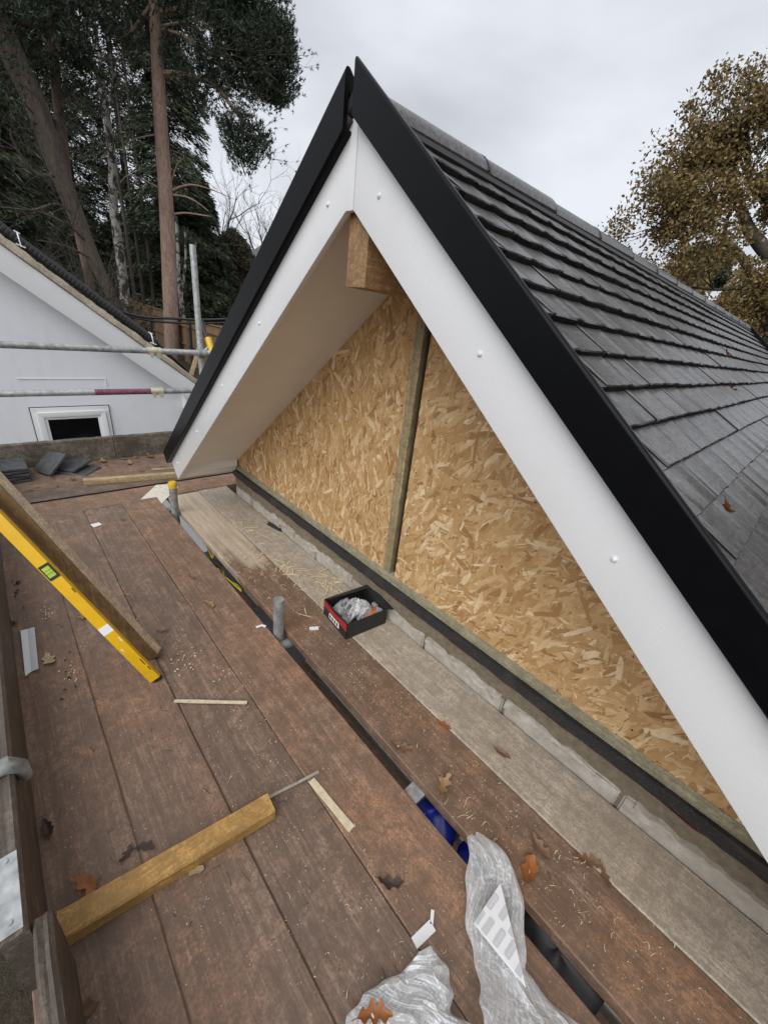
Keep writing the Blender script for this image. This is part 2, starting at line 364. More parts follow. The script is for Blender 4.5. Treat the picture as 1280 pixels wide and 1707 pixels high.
def m_film(name, op=0.25, print_=True):
    """thin clear film: nearly see-through face on, milky along the creases"""
    M = Mat(name)
    n = M.noise(30, 4, 0.6, M.coord((1, 1, 1)), 1.0)
    uvn = M.coord((1, 1, 1), (0, 0, R(28)), 'UV')
    br = M.n('ShaderNodeTexBrick', {'Vector': uvn, 'Scale': 1.0, 'Mortar Size': 0.14, 'Mortar Smooth': 0.02, 'Brick Width': 1.5, 'Row Height': 0.75}); br.offset = 0.5
    br2 = M.n('ShaderNodeTexBrick', {'Vector': uvn, 'Scale': 1.0, 'Mortar Size': 0.20, 'Mortar Smooth': 0.02, 'Brick Width': 1.5, 'Row Height': 0.75}); br2.offset = 0.5
    inner = M.ramp(br.outputs['Fac'], [(0.0, 1.0), (0.5, 0.0)]); inner2 = M.ramp(br2.outputs['Fac'], [(0.0, 1.0), (0.5, 0.0)])
    ring = M.math('SUBTRACT', inner, M.math('MULTIPLY', inner2, .65)) if print_ else 0.0
    c = M.mix(M.math('MULTIPLY', ring, 0.65) if print_ else 0.0, (0.84, 0.86, 0.87), (0.30, 0.32, 0.33))
    M.set(c, 0.33, n, 0.12, 0.004, spec=0.45)
    tp = M.n('ShaderNodeBsdfTransparent', {'Color': (0.93, 0.95, 0.96, 1)})
    lw = M.n('ShaderNodeLayerWeight', {'Blend': 0.42})
    fac = M.math('ADD', op, M.math('MULTIPLY', M.ramp(lw.outputs['Facing'], [(0.15, 0.0), (0.75, 1.0)]), 0.62))
    fac = M.math('ADD', fac, M.math('MULTIPLY', M.ramp(n, [(0.45, 0.0), (0.65, 1.0)]), 0.16))
    if print_: fac = M.math('ADD', fac, M.math('MULTIPLY', ring, 0.22))
    cr = M.n('ShaderNodeAttribute', attribute_name='crease').outputs['Fac']
    fac = M.math('ADD', fac, M.math('MULTIPLY', M.ramp(cr, [(0.15, 0.0), (0.75, 1.0)]), 0.42))
    fac = M.n('ShaderNodeClamp', {0: fac}).outputs[0]
    mxs = M.n('ShaderNodeMixShader', {0: fac})
    M.t.links.new(tp.outputs[0], mxs.inputs[1]); M.t.links.new(M.b.outputs[0], mxs.inputs[2]); M.t.links.new(mxs.outputs[0], M.out.inputs[0])
    return M.m
M_FILM = m_film('printed_protective_film', 0.40)
M_BAG = m_film('clear_plastic_bag', 0.12, False)

# ================================================================== GROUND
def ground_z(x, y):
    d = math.hypot(x + 6, y) if x < -6 else max(0, abs(y) - 8)
    k = min(1, max(0, (d - 1.5) / 9)); z = -2.75 + 1.75 * k * k * (3 - 2 * k)
    k2 = min(1, max(0, (d - 16) / 34)); z += 2.3 * k2
    return z
def ground():
    xs = [-400, -200, -120] + list(np.arange(-90, 31, 2.0)) + [60, 140, 400]; ys = [-400, -150, -60] + list(np.arange(-30, 71, 2.5)) + [120, 250, 500]
    rng = random.Random(4)
    V = [(x, y, ground_z(x, y) + rng.uniform(-.06, .06)) for y in ys for x in xs]
    n = len(xs); F = [(j * n + i, j * n + i + 1, (j + 1) * n + i + 1, (j + 1) * n + i) for j in range(len(ys) - 1) for i in range(n - 1)]
    tag(mesh('ground', V, F, M_GROUND, None, True), kind='structure')
ground()

# ================================================================== GABLED BUILDING
X0, AP = -1.02, 1.605           # centre line and height of the inner point of the barge boards
ML, MR = 0.782, 0.795
YF, YB = 0.78, 0.752            # front of white boards, front of black verge caps
YW = 1.20
house = thing('gabled_building', 'unfinished gable with white barge boards, black verge caps, chipboard infill and grey tiled roof', 'building', (X0, 1.2, 0.0))
def side(s):                     # +1 right, -1 left: height drop per metre from the centre
    return MR if s > 0 else ML
def zline(s, x, ap): return ap - side(s) * abs(x - X0)
RUN = {1: 1.80, -1: 1.797}
# white barge boards, mitred on the centre line
for s in (-1, 1):
    r = RUN[s]; m_ = side(s); w = 0.205
    xi = X0 + s * r; zi = AP - m_ * r
    foot = (xi + s * 0.115, zi + 0.107)
    g = 0.0012 * s
    poly = [(X0 + g, YF, AP), (X0 + g, YF, AP + w), (foot[0], YF, zline(s, foot[0], AP + w)), (xi, YF, zi)]
    if s < 0: poly = [(X0 - 0.032, YF, AP - 0.0), (X0 - 0.0012, YF, AP), (X0 - 0.0012, YF, AP + w), (foot[0], YF, zline(s, foot[0], AP + w)), (xi, YF, zi)]
    b = MB(); b.prism(poly, (0, 0.02, 0)); b.build('barge_board', M_BARGE, house, bevel=0.003)
# fixing screw heads
SCREWS = [(-1.134,0.780,1.627), (-1.553,0.780,1.294), (-1.942,0.780,0.993), (-2.353,0.780,0.664), (-2.788,0.780,0.329), (-0.919,0.780,1.626), (-0.537,0.780,1.313), (-0.147,0.780,1.000)]
scr = None
for i, p in enumerate(SCREWS):
    if scr is None:
        b = MB(); b.tube([(0, 0, 0), (0, -0.0025, 0), (0, -0.004, 0)], [0.0056, 0.0056, 0.0038], 12); b.tube([(0, -0.004, 0), (0, -0.0055, 0)], [0.003, 0.0025], 8)
        o = b.build('screw_head', M_PVC, None, smooth=True); scr = o
    else:
        o = bpy.data.objects.new('screw_head', scr.data); COL.objects.link(o)
    o.location = (p[0], YF - 0.0002, p[2]); place(o, house)
# black dry-verge caps, rolled over the edge of the tiles
def verge(s, lo, hi, xa, name):
    m_ = side(s); L_ = math.hypot(1, m_); nrm = Vector((s * m_ / L_, 0, 1 / L_))
    h = (hi - lo) / L_                                  # depth of the face square to the slope
    prof = [(0.0, 0.0015), (0.0, 0.004), (0.0, h - 0.008), (0.0, h - 0.006), (0.002, h - 0.002), (0.006, h), (0.012, h - .0005), (0.018, h - 0.004), (0.034, h - 0.016), (0.036, h - 0.018), (0.036, h - 0.045), (0.026, h - 0.045), (0.012, h - 0.03), (0.012, 0.006), (0.028, 0.004), (0.028, 0.0), (0.0015, 0.0)]
    r0 = abs(xa - X0); r1 = RUN[s] + 0.12
    V = []; F = []; n = len(prof)
    for k, r in enumerate((r0, r1)):
        for (dy, hh) in prof:
            p = Vector((X0 + s * r, YB + dy, lo - m_ * r)) + nrm * hh
            if k == 0:                                    # plumb cut at the peak
                t = (xa - p.x) / (s * 1.0); p = p + Vector((s * t, 0, -m_ * t))
            V.append(p)
    for i in range(n): F.append((i, (i + 1) % n, n + (i + 1) % n, n + i))
    F.append(tuple(range(n))); F.append(tuple(range(n, 2 * n))[::-1])
    b = MB(); b.add(V, F); o = b.build(name, M_BLACK, house, smooth=True); o.data.set_sharp_from_angle(angle=R(50))
verge(1, 1.7885, 1.893, X0 + 0.008, 'verge_cap')
verge(-1, 1.782, 1.899, X0 - 0.026, 'verge_cap')
# black strip standing in for the shadow gap behind each cap
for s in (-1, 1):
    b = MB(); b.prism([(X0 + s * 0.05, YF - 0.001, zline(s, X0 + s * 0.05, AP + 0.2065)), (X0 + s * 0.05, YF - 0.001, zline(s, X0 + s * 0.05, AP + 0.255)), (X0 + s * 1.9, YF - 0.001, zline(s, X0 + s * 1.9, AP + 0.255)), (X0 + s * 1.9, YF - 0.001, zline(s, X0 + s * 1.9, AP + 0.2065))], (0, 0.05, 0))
    b.build('verge_shadow_strip', M_BLACK, house)
# soffits behind the barge boards, with closed feet
SO = 0.07
for s in (-1, 1):
    r = RUN[s]; m_ = side(s)
    def P(rr, y, ap): return (X0 + s * rr, y, ap - m_ * rr)
    b = MB(); b.prism([P(0.046, YF + 0.02, AP + SO), P(r - 0.03, YF + 0.02, AP + SO), P(r - 0.03, YF + 0.02, AP + SO + 0.012), P(0.046, YF + 0.02, AP + SO + 0.012)], (0, YW + 0.09 - YF - 0.02, 0))
    b.build('soffit', M_SOFFIT, house)
    b = MB(); b.prism([P(r - 0.001, YF + 0.021, AP + 0.004), P(r + 0.05, YF + 0.021, AP + 0.115), P(r - 0.05, YF + 0.021, AP + 0.115), P(r - 0.05, YF + 0.021, AP + 0.02)], (0, YW - 0.012 - YF - 0.021, 0))
    b.build('soffit_foot', M_SOFFIT, house)
# ridge beam end
b = MB(); b.box((X0 - 0.043, YF + 0.025, 1.431), (X0 + 0.043, YW + 0.25, 1.66)); b.build('ridge_beam', M_BEAMWOOD, house, bevel=0.002)
# chipboard panels: backing sheet plus thousands of flat strands
def clip(poly, a, b, c):
    """keep a*x + b*z <= c"""
    out = []
    for i in range(len(poly)):
        p, q = poly[i], poly[(i + 1) % len(poly)]
        dp, dq = a * p[0] + b * p[1] - c, a * q[0] + b * q[1] - c
        if dp <= 0: out.append(p)
        if dp * dq < 0:
            t = dp / (dp - dq); out.append((p[0] + (q[0] - p[0]) * t, p[1] + (q[1] - p[1]) * t))
    return out
ZB, OT = 0.256, 1.70
def osb(xa, xb, seed, n, vert):
    rng = random.Random(seed); yb = YW + 0.008
    planes = [(-1, 0, -xa), (1, 0, xb), (0, -1, -ZB), (ML * -1, 1, OT - ML * X0), (MR, 1, OT + MR * X0)]
    base = [(xa, ZB), (xb, ZB), (xb, 3), (xa, 3)]
    for pl in planes[3:]: base = clip(base, *pl)
    b = MB(); b.prism([(p[0], yb, p[1]) for p in base], (0, 0.016, 0)); panel = b.build('chipboard_panel', M_OSB, house)
    zt = max(p[1] for p in base)
    V = []; F = []
    for i in range(n):
        cx, cz = rng.uniform(xa - .03, xb + .03), rng.uniform(ZB - .03, zt + .02)
        if cz > min(OT + ML * (cx - X0), OT - MR * (cx - X0)) + .03: continue
        big = rng.random()
        ln = rng.uniform(.05, .13) if big > .55 else rng.uniform(.02, .07)
        wd = rng.uniform(.008, .026) if big > .55 else rng.uniform(.002, .009)
        a = (math.pi / 2 if vert else 0.9) + rng.gauss(0, .62)
        ca, sa = math.cos(a), math.sin(a); hl, hw = ln / 2, wd / 2
        sk = rng.uniform(-.012, .012)
        q = [(-hl, -hw * rng.uniform(.3, 1)), (-hl * .3, -hw), (hl * .6, -hw), (hl + sk, -hw * rng.uniform(.1, 1)), (hl - sk, hw * rng.uniform(.1, 1)), (hl * .2, hw), (-hl * .7, hw), (-hl + sk, hw * rng.uniform(.3, 1))]
        q = [(cx + u * ca - v * sa, cz + u * sa + v * ca) for u, v in q]
        for pl in planes: q = clip(q, *pl) if q else q
        if len(q) < 3: continue
        dep = yb - rng.uniform(0.0004, .0042); tx, tz = rng.gauss(0, .006), rng.gauss(0, .006)
        k = len(V)
        V += [(p[0], dep + (p[0] - cx) * tx + (p[1] - cz) * tz, p[1]) for p in q]
        F.append(tuple(range(k, k + len(q))))
    st = mesh('wood_strands', V, F, M_OSB, None); place(st, house); tag(st, kind='stuff')
    return panel
XS = -1.134                       # the stud between the two sheets
osb(-2.88, XS + 0.004, 3, 15000, True)
osb(XS + 0.076, 0.42, 5, 21000, False)
osb(0.4215, 0.80, 7, 2500, False)
# the stud, and the recess beside it with its shade painted as dark wood
b = MB(); b.box((XS, YW - 0.003, ZB), (XS + 0.046, YW + 0.024, 1.66)); b.build('stud', M_STUD, house, bevel=0.002)
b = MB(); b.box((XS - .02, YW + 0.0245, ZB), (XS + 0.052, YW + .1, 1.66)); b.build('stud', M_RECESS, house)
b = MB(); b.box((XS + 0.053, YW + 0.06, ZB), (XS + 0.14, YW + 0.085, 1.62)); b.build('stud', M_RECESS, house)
b = MB(); b.box((XS + 0.053, YW + 0.03, 0.87), (XS + 0.11, YW + 0.058, 0.90)); b.build('nogging', M_STUD, house)
nh = MB()
for (x, z) in ((-2.3, .31), (-1.9, .30), (-1.5, .31), (-1.16, .45), (-1.155, .75), (-1.16, 1.05), (-1.155, 1.30), (-1.02, .5), (-1.025, .8), (-1.02, 1.1), (-.8, .31), (-.4, .30), (0.0, .31), (.3, .30), (-2.2, .66), (-1.8, .97), (-.55, .60), (-.5, .88), (-.1, .62)):
    nh.tube([(x, YW + .0062, z), (x, YW + .0032, z)], [.0035, .0032], 8)
tag(nh.build('nail_heads', M_DARKP, house), kind='stuff')
# sole plate, damp course, mortar bed and blocks
b = MB(); b.box((-2.86, YW + 0.001, 0.2055), (0.80, YW + 0.1, ZB)); b.build('sole_plate', M_SOLE, house, bevel=0.003)
def ragged(name, x0, x1, z0, z1, y0, y1, mat, ja, jb, jy, seed, step=0.03, parent=house):
    rng = random.Random(seed); n = int((x1 - x0) / step); V = []; F = []
    a = b_ = c = 0
    for i in range(n + 1):
        a = a * .6 + rng.uniform(-ja, ja); b_ = b_ * .6 + rng.uniform(-jb, jb); c = c * .5 + rng.uniform(-jy, jy)
        x = x0 + (x1 - x0) * i / n
        V += [(x, y1, z0 + a), (x, y0 + c, z0 + a + .003), (x, y0 + c * .5, (z0 + z1) / 2), (x, y0 + c, z1 + b_ - .004), (x, y1, z1 + b_)]
    for i in range(n):
        for k in range(4): F.append((i * 5 + k, (i + 1) * 5 + k, (i + 1) * 5 + k + 1, i * 5 + k + 1))
    F += [(4, 3, 2, 1, 0), tuple(n * 5 + k for k in range(5))]
    b = MB(); b.add(V, F); return b.build(name, mat, parent)
ragged('damp_course', -2.86, 0.80, 0.152, 0.206, YW - 0.012, YW + 0.1, M_DPC, .003, .002, .0015, 11)
ragged('red_damp_course_edge', -2.85, 0.80, 0.143, 0.152, YW - 0.005, YW + 0.09, M_REDDPC, .0035, .001, .003, 12)
ragged('mortar_bed', -2.85, 0.80, 0.062, 0.146, YW + 0.004, YW + 0.1, M_MORTAR, .005, .002, .004, 13)
JO = [-2.835, -2.564, -2.139, -1.712, -1.258, -0.812, -0.38, 0.06, 0.50, 0.80]
for i in range(len(JO) - 1):
    b = MB(); x0, x1 = JO[i] + .006, JO[i + 1] - .006
    b.box((x0, YW - 0.002, -0.143), (x1, YW + 0.098, 0.071)); o = b.build('concrete_block', M_BLOCK, house)
    bm = bmesh.new(); bm.from_mesh(o.data)
    bmesh.ops.subdivide_edges(bm, edges=[e for e in bm.edges if abs(e.verts[0].co.x - e.verts[1].co.x) > .05], cuts=14)
    bmesh.ops.bevel(bm, geom=[e for e in bm.edges if e.calc_face_angle(0) > .8], offset=.007, segments=2, affect='EDGES')
    rng = random.Random(i)
    for v in bm.verts:
        v.co.z += rng.uniform(-.003, .0025) * (v.co.z > 0); v.co.y += rng.uniform(-.0012, .0012)
    bm.to_mesh(o.data); bm.free()
    jb_ = MB(); jb_.box((JO[i + 1] - .0065, YW + 0.006, -0.143), (JO[i + 1] + .0065, YW + .09, 0.066)); jb_.build('mortar_joint', M_MORTAR, house)
for i, (x, w_) in enumerate([(-2.1, .3), (-1.6, .5), (-0.6, .4), (-0.2, .35), (.3, .4)]):
    ragged('mortar_snot', x - w_ / 2, x + w_ / 2, 0.045, 0.078, YW - 0.010, YW + 0.02, M_BLOCK, .008, .006, .006, 40 + i, .02)
# wall below the deck and the side walls under the eaves
b = MB(); b.box((-2.84, YW + 0.003, -3.2), (0.80, YW + 0.12, -0.15)); b.box((-2.84, YW + 0.122, -3.2), (-2.72, 7.0, 0.20)); b.box((0.68, YW + 0.122, -3.2), (0.80, 7.0, 0.20)); b.build('wall', M_BLOCK, house)

# ------------------------------------------------------------------ roof
ZT = 0.49 + 1.35                  # tile plane at the centre line
TH = math.atan(0.7925); CT, ST = math.cos(TH), math.sin(TH)
RY0, RY1 = 0.765, 7.10
def rp_(s_, y, h=0.0, sgn=1): return Vector((X0 + sgn * (s_ * CT + h * ST), y, ZT - s_ * ST + h * CT))
for sgn in (1, -1):
    b = MB(); b.prism([rp_(0.0, RY0 + .04, -.045, sgn), rp_(2.36, RY0 + .04, -.045, sgn), rp_(2.36, RY0 + .04, -.085, sgn), rp_(0.0, RY0 + .04, -.085, sgn)], (0, RY1 - RY0 - .05, 0)); b.build('roof_slope', M_DARKP, house)
b = MB(); b.prism([rp_(0.05, RY0, -.005, -1), rp_(2.36, RY0, -.005, -1), rp_(2.36, RY0, -.03, -1), rp_(0.05, RY0, -.03, -1)], (0, RY1 - RY0, 0)); b.build('far_roof_slope', M_TILE, house)
# one tile: two shallow pans with raised ribs, thick ragged front edge, tilted over the course below
TW, GA, TT = 0.30, 0.1035, 0.0160
def tile_data(seed):
    rng = random.Random(seed)
    ys = [0.0, .008, .016, .022, .045, .075, .105, .130, .142, .150, .158, .168, .195, .225, .255, .280, .291, .2985]
    hs = [.0012, .0030, .0028, .0, -.0008, -.0010, -.0006, .0002, .0028, .0032, .0026, .0, -.0008, -.0012, -.0008, .0, .0010, .0012]
    V = []; F = []; n = len(ys)
    for k, (s_, base) in enumerate(((-GA - .05, -TT * (GA + .05) / GA), (-.003, -.0006), (0, -.0035), (.001, -TT - .001))):
        for y, h in zip(ys, hs):
            h *= .6; jit = rng.uniform(-.0014, .0014) if k >= 1 else 0
            hh = base + (h if k < 3 else rng.uniform(-.0008, .0012))
            V.append((s_ + jit, y, hh + (rng.uniform(-.0004, .0004) if k else 0)))
    for k in range(3):
        for i in range(n - 1): F.append((k * n + i, (k + 1) * n + i, (k + 1) * n + i + 1, k * n + i + 1))
    F.append(tuple(k * n for k in range(4))); F.append(tuple(k * n + n - 1 for k in (3, 2, 1, 0)))
    me = bpy.data.meshes.new('roof_tile'); me.from_pydata([(a * CT + h * ST, y, -a * ST + h * CT) for a, y, h in V], [], F)
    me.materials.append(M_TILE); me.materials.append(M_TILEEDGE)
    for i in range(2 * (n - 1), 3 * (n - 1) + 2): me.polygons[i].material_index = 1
    bm = bmesh.new(); bm.from_mesh(me); bmesh.ops.recalc_face_normals(bm, faces=bm.faces); bm.to_mesh(me); bm.free()
    me.polygons.foreach_set('use_smooth', [True] * len(me.polygons)); me.set_sharp_from_angle(angle=R(42))
    return me
TD = [tile_data(k) for k in range(8)]
rng = random.Random(77)
for k in range(14):
    s_ = 0.172 + 0.1035 * k
    for j in range(21):
        y = RY0 + 0.03 + j * TW + (0.15 if k % 2 else 0.0)
        o = bpy.data.objects.new('roof_tile', rng.choice(TD)); COL.objects.link(o)
        o.location = rp_(s_ + rng.uniform(-.002, .002), y + rng.uniform(-.001, .001), rng.uniform(-.001, .0015))
        o.rotation_euler = (0, rng.uniform(-.006, .006), rng.uniform(-.006, .006)); place(o, house)
b = MB()
for k in range(14, 22):
    s_ = 0.172 + 0.1035 * k
    for j in range(21):
        o_ = rp_(s_ + rng.uniform(-.002, .002), RY0 + .03 + j * TW + (.15 if k % 2 else 0), rng.uniform(-.001, .0015)); me = rng.choice(TD)
        b.add([Vector(v.co) + o_ for v in me.vertices], [tuple(p.vertices) for p in me.polygons])
o = b.build('lower_tile_courses', M_TILE, house, smooth=True); o.data.set_sharp_from_angle(angle=R(42)); tag(o, kind='stuff')
# half tiles closing every other course at the verge
b = MB()
for k in range(1, 22, 2):
    s_ = 0.172 + 0.1035 * k
    b.prism([rp_(s_ - .155, RY0 + .03, -.030), rp_(s_, RY0 + .03, -.001), rp_(s_, RY0 + .03, -TT)], (0, 0.149, 0))
b.build('verge_half_tiles', M_TILE, house)
# ridge tiles
def ridge_data():
    V = []; F = []; n = 11; L_ = 0.445
    for (y, sc) in ((0, 1.0), (.03, 1.0), (.05, .985), (L_ - .004, .97), (L_, .955)):
        for i in range(n):
            a = -1 + 2 * i / (n - 1)
            x = .070 * math.sin(R(76) * a) * sc; z = .070 * (math.cos(R(76) * a) - 1) * sc + .008
            V.append((x, y, z))
    m_ = len(V)
    for (y, sc) in ((L_, .955), (0, 1.0)):
        for i in range(n):
            a = -1 + 2 * i / (n - 1)
            V.append((.064 * math.sin(R(76) * a) * sc, y, .070 * (math.cos(R(76) * a) - 1) * sc - .005))
    rows = 7
    for k in range(rows - 1):
        for i in range(n - 1): F.append((k * n + i, k * n + i + 1, (k + 1) * n + i + 1, (k + 1) * n + i))
    for i in range(n - 1): F.append(((rows - 1) * n + i, (rows - 1) * n + i + 1, i + 1, i))
    F.append(tuple((k * n) for k in range(rows))); F.append(tuple((k * n + n - 1) for k in range(rows))[::-1])
    me = bpy.data.meshes.new('ridge_tile'); me.from_pydata(V, [], F); me.materials.append(M_TILE)
    bm = bmesh.new(); bm.from_mesh(me); bmesh.ops.recalc_face_normals(bm, faces=bm.faces); bm.to_mesh(me); bm.free()
    me.polygons.foreach_set('use_smooth', [True] * len(me.polygons)); me.set_sharp_from_angle(angle=R(45))
    return me
RD = ridge_data()
for j in range(14):
    o = bpy.data.objects.new('ridge_tile', RD); COL.objects.link(o)
    o.location = (X0, 0.80 + j * 0.447, ZT + (0.002 if j % 2 else 0)); o.rotation_euler = (R(0.5), 0, rng.uniform(-.006, .006)); place(o, house)
    u = MB(); y = 0.80 + j * 0.447 + .436
    u.tube([(X0 + .0685 * math.sin(R(q)), y, ZT + .0685 * (math.cos(R(q)) - 1) + .008) for q in range(-72, 73, 18)], .005, 6); u.build('ridge_union', M_DARKP, house)
# dry-ridge roll under the ridge tiles
b = MB()
for sgn in (1, -1):
    b.prism([rp_(0.0, RY0, .0, sgn), rp_(0.088, RY0, .004, sgn), rp_(.100, RY0, -.002, sgn), rp_(.100, RY0, -.014, sgn), rp_(0.0, RY0, -.02, sgn)], (0, RY1 - RY0, 0))
b.build('ridge_roll', M_DARKP, house)
b = MB(); b.box((X0 - .005, RY1 - .02, ZT - .01), (X0 + .005, RY1, ZT))
b.prism([rp_(0.0, RY1 + .002, .03), rp_(2.36, RY1 + .002, .03), rp_(2.36, RY1 + .002, -.09), rp_(0, RY1 + .002, -.09)], (0, .05, 0)); b.build('verge_cap', M_BLACK, house)

# ================================================================== NEIGHBOURING WHITE HOUSE
HX = -5.6
nb = thing('white_house', 'white rendered neighbouring house gable with small dark window beyond the scaffold', 'house', (HX, 1.0, -2.7))
NM = 0.776
def nz(y, c): return c - NM * y
YA = -2.2
def strip(name, c0, c1, x0, x1, mat, y1, y0=YA, bev=0):
    b = MB(); b.prism([(x0, y0, nz(y0, c0)), (x0, y1, nz(y1, c0)), (x0, y1, nz(y1, c1)), (x0, y0, nz(y0, c1))], (x1 - x0, 0, 0)); return b.build(name, mat, nb, bevel=bev)
b = MB(); b.prism([(HX, YA, -2.8), (HX, 1.86, -2.8), (HX, 1.86, nz(1.86, 1.60)), (HX, YA, nz(YA, 1.60))], (-0.25, 0, 0)); b.build('gable_wall', M_WHITE, nb)
b = MB(); b.prism([(HX - .252, 1.60, -2.8), (HX - .252, 1.86, -2.8), (HX - .252, 1.86, .1), (HX - .252, 1.60, .1)], (-6, 0, 0)); b.build('side_wall', M_WHITE, nb)
strip('barge_board', 1.545, 1.80, HX + .145, HX + .17, M_PVC, 1.86, bev=.004)
strip('soffit', 1.548, 1.575, HX + .002, HX + .144, M_PVC, 1.84)
b = MB(); b.prism([(HX + .14, 1.70, nz(1.70, 1.55)), (HX + .14, 1.84, nz(1.84, 1.55)), (HX + .14, 1.84, -.02), (HX + .14, 1.70, .04)], (-.14, 0, 0)); b.build('eaves_box', M_PVC, nb, bevel=.004)
def verge_mortar():
    rng = random.Random(8); V = []; F = []; N = 130; a = c = 0
    for i in range(N + 1):
        y = YA + (1.90 - YA) * i / N; a = a * .7 + rng.uniform(-.008, .008); c = c * .6 + rng.uniform(-.010, .010)
        for (x, d) in ((HX + .15, 1.798), (HX + .19 + c, 1.815 + a * .5), (HX + .185 + a, 1.862 + a), (HX + .13 + c, 1.892 + c), (HX + .02, 1.885)): V.append((x, y, nz(y, d)))
    for i in range(N):
        for k in range(4): F.append((i * 5 + k, i * 5 + k + 1, (i + 1) * 5 + k + 1, (i + 1) * 5 + k))
    b = MB(); b.add(V, F); b.build('verge_mortar', M_VERGE, nb, smooth=True)
verge_mortar()
b = MB(); b.prism([(HX + .12, YA, nz(YA, 1.86)), (HX + .12, 1.95, nz(1.95, 1.86)), (HX + .12, 1.95, nz(1.95, 1.89)), (HX + .12, YA, nz(YA, 1.89))], (-7, 0, 0)); b.build('roof', M_TILE, nb)
# black ribbed strip along the verge with steel clips
def ribbed():
    b = MB(); y0, y1 = YA, 1.47; pts = []; rad = []; n = 520
    for i in range(n + 1):
        y = y0 + (y1 - y0) * i / n; pts.append((HX + .07, y, nz(y, 1.97))); rad.append(.044 if (i % 4) else .041)
    b.tube(pts, rad, 10); o = b.build('ribbed_pipe', M_DARKP, nb)
    b = MB(); b.tube([(HX + .05, 1.47, nz(1.47, 1.96)), (HX + .03, 1.62, nz(1.62, 1.94)), (HX + .02, 1.80, nz(1.80, 1.92))], [.036, .025, .014], 8); b.build('pipe_tail', M_DARKP, nb, smooth=True)
    for y in (0.42, 1.42, -0.9):
        z = nz(y, 1.97); b = MB()
        b.tube([(HX + .02, y, z + .058), (HX + .10, y, z + .055), (HX + .128, y, z + .01), (HX + .125, y + .005, z - .05)], .006, 6); b.tube([(HX + .125, y - .03, z - .03), (HX + .125, y + .035, z - .052)], .006, 6); b.tube([(HX + .075, y - .02, z + .075), (HX + .075, y + .02, z + .055)], .007, 6)
        b.build('pipe_clip', M_PVC, nb)
ribbed()
# raised line in the render and the window
ragged_b = MB(); ragged_b.box((HX + .001, .15, .404), (HX + .006, .915, .414)); ragged_b.box((HX + .001, .905, .33), (HX + .006, .915, .404)); ragged_b.build('render_bead', M_WHITE, nb)
WZ0 = -0.62
def frame(name, y0, y1, z0, z1, w, x0, x1, mat, parent, bev=.004):
    b = MB()
    b.prism([(x0, y0, z0), (x0, y0 + w, z0 + w), (x0, y0 + w, z1 - w), (x0, y0, z1)], (x1 - x0, 0, 0)); b.prism([(x0, y0, z1), (x0, y0 + w, z1 - w), (x0, y1 - w, z1 - w), (x0, y1, z1)], (x1 - x0, 0, 0))
    b.prism([(x0, y1, z1), (x0, y1 - w, z1 - w), (x0, y1 - w, z0 + w), (x0, y1, z0)], (x1 - x0, 0, 0)); b.prism([(x0, y1, z0), (x0, y1 - w, z0 + w), (x0, y0 + w, z0 + w), (x0, y0, z0)], (x1 - x0, 0, 0))
    return b.build(name, mat, parent, bevel=bev)
frame('window_seal', .178, .896, WZ0 - .002, .118, .010, HX + .002, HX + .008, M_CABLE, nb, 0)
win = frame('window', .186, .888, WZ0, .110, .05, HX + .003, HX + .022, M_PVC, nb)
for nm, args, mt in (('sash', (.227, .847, WZ0 + .045, .064, .055, HX + .020, HX + .045), M_PVC), ('glazing_bead', (.280, .794, WZ0 + .09, .012, .030, HX + .019, HX + .034), M_PVC)):
    o = frame(nm, *args, mt, None); o.parent = win
b = MB(); b.box((HX + .004, .29, WZ0 + .1), (HX + .012, .785, .0)); o = b.build('pane', M_GLASSDARK, None); o.parent = win

# ================================================================== SCAFFOLD
M_GAPSHADE = wood('gap_shade_wood', (0.03, 0.02, 0.015), (0.055, 0.038, 0.028), 1, dirt=.3)
deck = thing('scaffold_platform', 'wet brown scaffold board platform in front of the chipboard gable', 'scaffold platform', (-1.2, 0.4, 0))
BT = 0.038
def board(name, a, b, mat, z=0.0, lab=None, axis=0, warp=0.0, seed=0, parent=deck):
    """a board with slightly worn edges; a, b opposite corners in plan"""
    rng = random.Random(seed); x0, y0 = a; x1, y1 = b
    n = 26; V = []; F = []
    for i in range(n + 1):
        t = i / n
        e0, e1 = rng.uniform(-.0010, .0010), rng.uniform(-.0010, .0010); zz = z + warp * math.sin(t * 5 + seed) + rng.uniform(-.0005, .0005)
        if axis == 0: pr_ = [(x0 + (x1 - x0) * t, y0 + e0 + dy, 0) for dy in (0, 0)] ; u = x0 + (x1 - x0) * t; lo, hi = y0 + e0, y1 + e1
        else: u = y0 + (y1 - y0) * t; lo, hi = x0 + e0, x1 + e1
        ring = [(lo, zz - BT), (lo, zz - .004), (lo + .004, zz), (lo * .5 + hi * .5, zz - .0012), (hi - .004, zz), (hi, zz - .004), (hi, zz - BT)]
        V += [((u, p, q) if axis == 0 else (p, u, q)) for p, q in ring]
    k = 7
    for i in range(n):
        for j in range(k): F.append((i * k + j, i * k + (j + 1) % k, (i + 1) * k + (j + 1) % k, (i + 1) * k + j))
    F += [tuple(range(k)), tuple(range(n * k, n * k + k))[::-1]]
    b_ = MB(); b_.add(V, F); o = b_.build(name, mat, parent)
    if lab: o['label'] = lab
    return o
XE = -3.012
board('board', (XE, .4555), (1.35, .682), M_BOARD, .0015, 'reddest brown board along the open gap', seed=1, warp=.0015)
board('board', (XE - .004, .2335), (1.35, .4550), M_BOARD, -.0025, seed=2, warp=.001)
board('board', (XE - .002, .0085), (1.35, .2330), M_BOARD, .002, seed=3, warp=.001)
board('board', (XE - .006, -.225), (1.35, .0080), M_BOARD, -.0005, seed=4, warp=.001)
